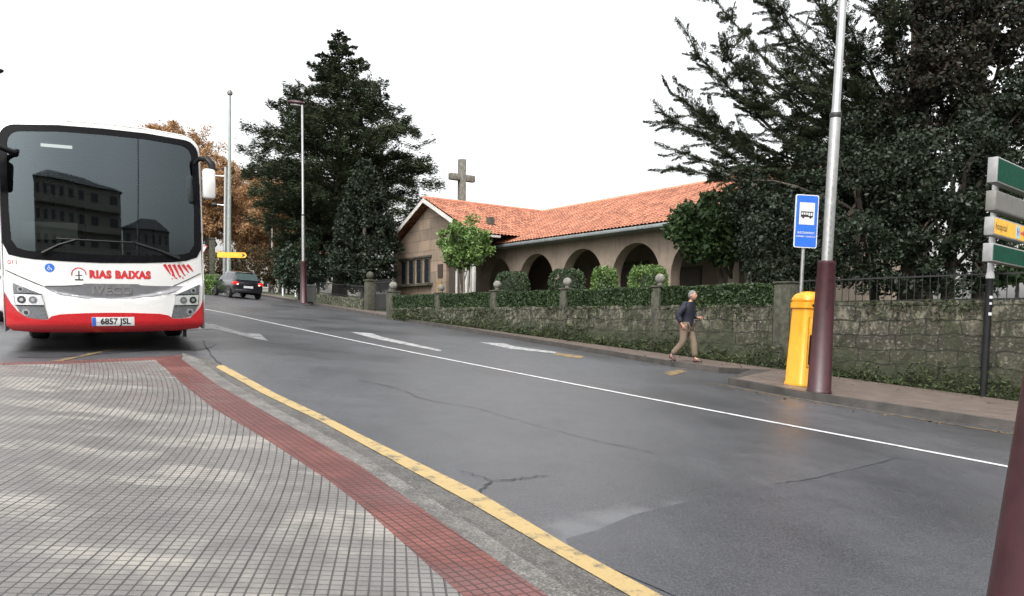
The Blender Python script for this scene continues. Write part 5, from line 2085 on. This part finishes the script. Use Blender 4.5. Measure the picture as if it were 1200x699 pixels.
for (s, mdl, e, dd) in LIMB:
    a = P(*s, d) - T0
    b = P(*mdl, (d + dd) / 2) - T0
    c = P(*e, dd) - T0
    br = []
    for t in np.linspace(0, 1, 14):
        br.append((1 - t) ** 2 * a + 2 * t * (1 - t) * (2 * b - .5 * a - .5 * c) + t * t * c + RNG.normal(size=3) * .05 * (0 < t < 1))
    limbs.append((br, .075, .008))
    L = np.linalg.norm(c - a)
    n = int(430 * L)
    p_, d_ = spray(br, n, .42, .2, .0)
    P_.append(p_); D_.append(d_)
    # side twigs
    for k in range(int(L * 9)):
        t = RNG.uniform(.05, .93)
        i = int(t * 13)
        o_ = np.array(br[i])
        dr = np.array(br[i + 1]) - np.array(br[i])
        dr /= np.linalg.norm(dr)
        tw = dr * .7 + RNG.normal(size=3) * np.array([.6, .6, .35])
        tw *= RNG.uniform(.35, 1.5) * (1.30 - t * .95)
        tw[2] -= .12 * (1 - t)
        b2 = arc_branch(o_, o_ + tw, .04, 4, .3)
        limbs.append((b2, .012, .004))
        p_, d_ = spray(b2, int(400 * np.linalg.norm(tw)) + 18, .20, .25, .0)
        P_.append(p_); D_.append(d_)
trunk('trunk', (0, 0, -.2), P(1078, -160, d) - T0, .42, .08, BARK, root, limbs, .1)
leaf_mesh('crown', np.concatenate(P_),   .037, F_CEDAR, root, flat=.1, aspect=.2, dirs=np.concatenate(D_))


def mass_tree(name, base_px, dd, blobs, mat, label, leaf, per, n_per_m3, trunk_r, trunk_top, bark=BARK, cl_r=.38, gap=0):
    q = P(base_px[0], base_px[1], dd)
    gz = terr(q[0], q[1])
    root = empty(name, (q[0], q[1], gz), 0, label, 'tree')
    T = np.array([q[0], q[1], gz])
    cl = []
    limbs = []
    for (x, y, rx, ry, d2) in blobs:
        c = P(x, y, d2) - T
        r = (rx * d2 / F, rx * d2 / F * .8, ry * d2 / F)
        n = int(n_per_m3 * r[0] * r[1] * r[2]) + 12
        pts = ellipsoid_clumps(n, c, r, .55)
        cl.append(pts)
        for k in range(4):
            tt = np.array(P(*trunk_top, dd) - T)
            s = tt * RNG.uniform(.25, .9)
            limbs.append((arc_branch(s, pts[RNG.integers(0, n)], .06, 6), trunk_r * .4, .015))
    cl = np.concatenate(cl)
    cl = cl[cl[:, 2] > .5]
    rr = RNG.uniform(.6, 1.3, len(cl)) * cl_r
    trunk('trunk', (0, 0, -.2), P(*trunk_top, dd) - T, trunk_r, trunk_r * .3, bark, root, limbs, .12)
    leaf_mesh('crown', clump_points(cl, rr, per, (1, 1, .75)), leaf, mat, root, aspect=.55)
    return root


mass_tree('holly_tree', (1028, 366), 20.6, [(935, 262, 55, 52, 20.6), (985, 225, 55, 60, 21.0), (985, 335, 60, 16, 20.4), (915, 325, 30, 18, 20.2), (905, 290, 38, 40, 20.2), (960, 300, 50, 34, 20.0), (1010, 285, 48, 40, 19.8), (890, 232, 32, 32, 21.4), (1020, 180, 50, 60, 21)],
          F_HOLLY, 'dense glossy dark holly tree behind the blue bus stop sign', .045, 120, 32, .14, (1005, 220))
mass_tree('dark_tree', (1108, 366), 19.6, [(1090, 270, 45, 45, 19.4), (1130, 200, 65, 70, 19.2), (1180, 260, 45, 60, 19.0), (1060, 215, 45, 55, 19.8), (1080, 300, 36, 26, 19.2), (1210, 170, 60, 90, 19.5), (1120, 330, 40, 16, 19.4), (1060, 325, 40, 18, 19.6)],
          F_HOLLY, 'dense dark evergreen tree behind the direction signpost', .05, 115, 26, .17, (1120, 210))
mass_tree('copper_tree', (1150, 366), 21.5, [(1140, 60, 70, 85, 20.6), (1095, 115, 55, 60, 20.4), (1190, 70, 60, 100, 21), (1170, 150, 60, 55, 20.2), (1080, 30, 50, 60, 21.2), (1130, -30, 80, 60, 21)],
          F_REDD, 'tall dark tree with coppery red foliage at upper right', .055, 110, 20, .22, (1140, 60))
mass_tree('garden_shrub', (1190, 360), 16.6, [(1192, 285, 22, 34, 16.4), (1185, 320, 18, 14, 16.2)], F_MID, 'olive green shrub growing over the tall wall at the right edge', .06, 55, 60, .05, (1190, 300), cl_r=.2)

# autumn plane trees up the street
AG = 'autumn plane trees up the street'
AUT = [(192, 66, 150, 26, 'leftmost autumn plane tree, its top just over the coach roof'), (222, 72, 166, 26, 'autumn plane tree half hidden by the coach mirror'), (247, 64, 200, 22, 'rusty autumn tree behind the stone post'),
       (283, 78, 200, 28, 'rusty autumn tree right of the tall green pole'), (300, 66, 232, 22, 'autumn tree directly above the black hatchback'), (330, 74, 214, 28, 'autumn tree behind the slim park lamp'), (356, 68, 236, 24, 'autumn tree behind the left street lamp, under the cedar'), (318, 86, 205, 30, 'farthest pale autumn tree, seen between two nearer ones')]
for i, (x, dd, yt, rw, lab) in enumerate(AUT):
    q = P(x, 340, dd)
    gz = Z(q[0], q[1])
    root = empty('autumn_tree', (q[0], q[1], gz), 0, lab, 'tree', AG)
    H = px_h(x, yt, dd, gz) * (1.07 if i == 0 else 1.16)
    W = rw * dd / F * 1.65
    limbs, cl = [], []
    nl = 9
    for k in range(nl):
        az = k * 2.4 + i
        f = RNG.uniform(.35, 1)
        s = np.array([0, 0, H * RNG.uniform(.22, .38)])
        e = np.array([math.cos(az) * W * f, math.sin(az) * W * f, H * RNG.uniform(.72, 1.0) * (1 - .22 * f * f)])
        br = arc_branch(s, e, -.06, 8, .5)
        limbs.append((br, .11, .02))
        for t in (2, 3, 4, 5, 6, 7):
            for _ in range(4 if t > 3 else 2):
                dv = RNG.normal(size=3) * np.array([.55, .55, .4]) * W * .42
                e2 = np.array(br[t]) + dv
                limbs.append((arc_branch(br[t], e2, .05, 4, .4), .03, .008))
                cl += [e2, np.array(br[t]) + dv * .55]
    cl = np.array(cl)
    pos = clump_points(cl, RNG.uniform(.35, .8, len(cl)) * W * .25, 110, (1, 1, 1.1))
    trunk('trunk', (0, 0, -.2), (RNG.uniform(-.3, .3), 0, H * .45), .30, .16, BARK, root, limbs, .2)
    leaf_mesh('crown', pos, .078, F_AUT, root, aspect=.6)
# dark undergrowth below the plane trees
for x, y, dd, rx, lab in ((262, 322, 60, 2.2, 'dark brownish thicket left of and behind the yellow arrow sign'), (300, 316, 62, 2.4, 'dark thicket between the black hatchback and the autumn trunks'), (338, 314, 63, 2.0, 'dark thicket behind the notice board')):
    q = P(x, 345, dd)
    gz = Z(q[0], q[1])
    broadleaf('thicket', (q[0], q[1], gz), 2, P(x, y, dd), (rx, rx, rx * .75), F_BROWN, lab, 70, 55, .6, .10, .1, 'shrub', shell=.3)
# low green shrub beside the coach
q = P(244, 342, 46)
broadleaf('shrub', (q[0], q[1], Z(q[0], q[1])), 1, P(243, 334, 46), (1.1, .8, .55), F_BRIGHT, 'low bright green shrub at the verge right of the coach', 40, 90, .3, .06, .04, 'shrub')


# ------------------------------------------------------------------ buildings in the distance and across the street
def block(name, x, y, zg, rz, w_, d_, h, floors, cols, wall, label, front=True, roof='flat', win=(1.1, 1.5), balcony=False):
    r = empty(name, (x, y, zg), rz, label, 'building')
    boxo('wall', (-w_ / 2, w_ / 2, 0, d_, -3, h), wall, r)
    if roof == 'hip':
        bm = bmesh.new()
        o = .5
        v = [bm.verts.new(p) for p in ((-w_ / 2 - o, -o, h + .002), (w_ / 2 + o, -o, h + .002), (w_ / 2 + o, d_ + o, h + .002), (-w_ / 2 - o, d_ + o, h + .002), (-w_ / 2 + d_ / 2, d_ / 2, h + d_ * .22), (w_ / 2 - d_ / 2, d_ / 2, h + d_ * .22))]
        for f in ((0, 1, 5, 4), (1, 2, 5), (2, 3, 4, 5), (3, 0, 4), (3, 2, 1, 0)): bm.faces.new([v[i] for i in f])
        fin(bm, 'roof', SLATE, r)
    else:
        boxo('cornice', (-w_ / 2 - .3, w_ / 2 + .3, -.3, d_ + .3, h + .002, h + .35), wall, r)
    fh = h / floors
    first = None
    for f in range(floors):
        for c in range(cols):
            lx = -w_ / 2 + w_ * (c + .5) / cols
            lz = fh * f + fh * .28
            if first is None:
                first = boxo('window', (-win[0] / 2, win[0] / 2, -.02, .05, 0, win[1]), GLASSD, r)
                bm = bmesh.new()
                for (a0, a1, b0, b1) in ((-win[0] / 2 - .1, win[0] / 2 + .1, -.1, -.002), (-win[0] / 2 - .1, win[0] / 2 + .1, win[1] + .002, win[1] + .1), (-win[0] / 2 - .1, -win[0] / 2 - .002, 0, win[1]), (win[0] / 2 + .002, win[0] / 2 + .1, 0, win[1]), (-.03, .03, 0, win[1])):
                    box(bm, a0, a1, -.06, .03, b0, b1)
                fr0 = fin(bm, 'frame', SIGNW, first)
                o = first
            else:
                o = link(bpy.data.objects.new('window', first.data), r)
                link(bpy.data.objects.new('frame', fr0.data), o)
            o.location = (lx, 0, lz)
        if balcony and f:
            boxo('balcony', (-w_ / 2 + .5, w_ / 2 - .5, -1.1, -.001, fh * f, fh * f + .15), wall, r)
            boxo('balcony_parapet', (-w_ / 2 + .5, w_ / 2 - .5, -1.1, -1.0, fh * f + .151, fh * f + 1.0), wall, r)
    return r


q = P(345, 340, 98)
block('apartment_building', q[0], q[1], Z(q[0], q[1]), rad(22), 16, 10, 7.2, 2, 5, PALE, 'pale building glimpsed behind the autumn trunks')
q = P(275, 340, 108)
block('apartment_building', q[0], q[1], Z(q[0], q[1]), rad(16), 12, 10, 6.0, 2, 4, CREAM, 'low cream building behind the black hatchback and autumn trees')
q = P(1018, 366, 36)
block('garden_house', q[0], q[1], terr(q[0], q[1]), rad(-38), 3.4, 6, 2.9, 1, 1, CREAM, 'small cream house seen through the railing under the trees', roof='hip', win=(1.0, 1.1))
# the houses over the road that the windscreen mirrors
block('apartment_building', 7, -34, -1.5, rad(180 + 10), 27, 12, 16.5, 5, 8, mat_plaster('grey brown facade', (.55, .50, .43), .4), 'tall hip roofed apartment house mirrored in the coach windscreen', roof='hip', win=(1.5, 1.6), balcony=True)
block('apartment_building', 27, -24, -2.5, rad(180 + 40), 19, 12, 12, 4, 6, mat_plaster('dull facade', (.40, .37, .33), .4), 'lower apartment house mirrored at the right of the coach windscreen', roof='hip', win=(1.2, 1.5))


# ------------------------------------------------------------------ walking man
def skin_part(name, chains, mat, parent, sub=2):
    """chains: list of (points, radii); first points may repeat an existing joint to branch from it"""
    verts, rads, edges, idx = [], [], [], {}
    for pts, rs in chains:
        prev = None
        for p, r_ in zip(pts, rs):
            key = tuple(round(c, 4) for c in p)
            if key not in idx:
                idx[key] = len(verts)
                verts.append(p)
                rads.append(r_ if hasattr(r_, '__len__') else (r_, r_))
            i = idx[key]
            if prev is not None: edges.append((prev, i))
            prev = i
    me = bpy.data.meshes.new(name)
    me.from_pydata(verts, edges, [])
    o = link(bpy.data.objects.new(name, me), None)
    o.modifiers.new('skin', 'SKIN')
    if not me.skin_vertices: me.skin_vertices.new()
    sv = me.skin_vertices[0].data
    for i, r_ in enumerate(rads):
        sv[i].radius = r_
        sv[i].use_root = (i == 0)
    s = o.modifiers.new('sub', 'SUBSURF')
    s.levels = s.render_levels = sub
    dg = bpy.context.evaluated_depsgraph_get()
    me2 = bpy.data.meshes.new_from_object(o.evaluated_get(dg))
    bpy.data.objects.remove(o)
    bm = bmesh.new()
    bm.from_mesh(me2)
    bpy.data.meshes.remove(me2)
    return bm


q = G(803, 425, .12)
man = empty('person', (q[0], q[1], Z(*q) + .12), 0, 'man in navy jacket and khaki trousers walking along the far pavement', 'person')
pel, spi, che, nec = (0, 0, .92), (.02, 0, 1.10), (.06, 0, 1.32), (.10, 0, 1.47)
hdb = (.125, 0, 1.54)


def hand(wr, dirv, side):
    wr, dv = np.array(wr), np.array(dirv) / np.linalg.norm(dirv)
    palm = wr + dv * .075
    ch = [([tuple(wr), tuple(palm)], [(.026, .02), (.028, .015)])]
    sd = np.cross(dv, [0, side, 0.2]); sd /= np.linalg.norm(sd)
    up_ = np.cross(sd, dv)
    for k, L in enumerate((.062, .072, .068, .052)):
        a = palm + sd * (k - 1.5) * .019 + dv * .012
        b = a + dv * L * .55 - up_ * .012
        c = b + dv * L * .3 - up_ * .03
        ch.append(([tuple(palm), tuple(a), tuple(b), tuple(c)], [(.028, .015), .0095, .0085, .007]))
    t0 = wr + dv * .03
    t1 = t0 + sd * -.04 + dv * .025
    t2 = t1 + dv * .035 - up_ * .01
    ch.append(([tuple(palm), tuple(t1), tuple(t2)], [(.028, .015), .011, .009]))
    return ch


SHR, ELR, WRR = (.05, -.19, 1.40), (-.12, -.25, 1.14), (-.02, -.245, .93)
SHL, ELL, WRL = (.07, .19, 1.40), (.09, .26, 1.14), (.24, .19, 1.10)
FH, FK, FA, FT = (.01, .095, .88), (.17, .10, .50), (.21, .10, .10), (.36, .11, .035)
RH, RK, RA, RT = (-.01, -.095, .88), (-.03, -.10, .48), (-.33, -.10, .17), (-.23, -.105, .03)
ch = [([pel, spi, che, nec, hdb], [(.10, .08), (.09, .07), (.10, .07), .05, .048])]
ch += [([che, SHR, ELR, WRR], [(.10, .07), .036, .032, .024]), ([che, SHL, ELL, WRL], [(.10, .07), .036, .032, .024])]
ch += [([pel, FH, FK, FA, FT], [(.10, .08), .065, .045, .032, .025]), ([pel, RH, RK, RA, RT], [(.10, .08), .065, .045, .032, .025])]
ch += hand(WRR, (.12, .02, -.20), -1) + hand(WRL, (.25, -.06, -.02), 1)
bm = skin_part('body', ch, SKIN, man)
# head with face
hb = bmesh.new()
bmesh.ops.create_uvsphere(hb, u_segments=28, v_segments=20, radius=1)
for v in hb.verts:
    x, y, z = v.co
    X, Y, Zz = x * .098, y * .076, z * .118
    if z < 0: X += .012 * (-z); Y *= 1 - .22 * z * z; X *= 1 - .05 * z * z
    if x > .55:
        X += .026 * math.exp(-((y / .16) ** 2)) * math.exp(-((z + .12) / .20) ** 2)       # nose
        X -= .010 * math.exp(-(((abs(y) - .34) / .15) ** 2)) * math.exp(-((z - .12) / .12) ** 2)  # eye sockets
        X += .007 * math.exp(-((y / .35) ** 2)) * math.exp(-((z + .48) / .10) ** 2)       # lips
        X += .012 * math.exp(-((y / .3) ** 2)) * math.exp(-((z + .80) / .16) ** 2)        # chin
    v.co = Vector((X + .150, Y, Zz + 1.625))
for s in (-1, 1):
    eb = bmesh.ops.create_icosphere(hb, subdivisions=2, radius=1)
    for v in eb['verts']: v.co = Vector((v.co.x * .026 + .140, s * .078 + v.co.y * .010, v.co.z * .034 + 1.622))
me_ = bpy.data.meshes.new('t'); hb.to_mesh(me_); hb.free(); bm.from_mesh(me_); bpy.data.meshes.remove(me_)
fin(bm, 'body', SKIN, man, True)
for s in (-1, 1):
    bm = bmesh.new()
    bmesh.ops.create_icosphere(bm, subdivisions=2, radius=.011)
    for v in bm.verts: v.co += Vector((.236, s * .028, 1.640))
    fin(bm, 'eye', TEXTB, man, True)
bm = bmesh.new()
bmesh.ops.create_uvsphere(bm, u_segments=28, v_segments=20, radius=1)
for v in bm.verts:
    x, y, z = v.co
    v.co = Vector((x * .106 + .146, y * .084, z * .125 + 1.630))
bmesh.ops.bisect_plane(bm, geom=bm.verts[:] + bm.edges[:] + bm.faces[:], plane_co=(.185, 0, 1.665), plane_no=(.72, 0, -.62), clear_outer=True)
for v in bm.verts: v.co += Vector(RNG.normal(size=3) * .0025)
fin(bm, 'hair', HAIRG, man, True)
jk = [([(0, 0, .82), (.0, 0, .96), spi, che, (.095, 0, 1.455)], [(.185, .155), (.185, .155), (.18, .15), (.195, .145), (.08, .08)]),
      ([che, SHR, ELR, (-.035, -.245, .96)], [(.195, .145), .102, .080, .058]), ([che, SHL, ELL, (.215, .198, 1.10)], [(.195, .145), .102, .080, .058])]
fin(skin_part('jacket', jk, NAVY, man), 'jacket', NAVY, man, True)
tr = [([pel, FH, FK, (.205, .10, .13)], [(.155, .13), .118, .090, .078]), ([pel, RH, RK, (-.305, -.10, .19)], [(.155, .13), .118, .090, .078])]
fin(skin_part('trousers', tr, KHAKI, man), 'trousers', KHAKI, man, True)
for (a, t, hgt) in ((FA, FT, .0), (RA, RT, .0)):
    a, t = np.array(a), np.array(t)
    heel = a + np.array([-.06, 0, -.06]) if a[2] < .15 else a + np.array([-.05, 0, -.03])
    sh = [([tuple(heel), tuple(a + np.array([.03, 0, -.045])), tuple((a + t) / 2 + np.array([.03, 0, -.02])), tuple(t + np.array([.02, 0, .0]))], [(.046, .040), (.052, .046), (.050, .036), (.040, .026)])]
    fin(skin_part('shoe', sh, BROWN, man), 'shoe', BROWN, man, True)
man.scale = (.945, .945, .945)
man.rotation_euler = (0, 0, rad(-32))
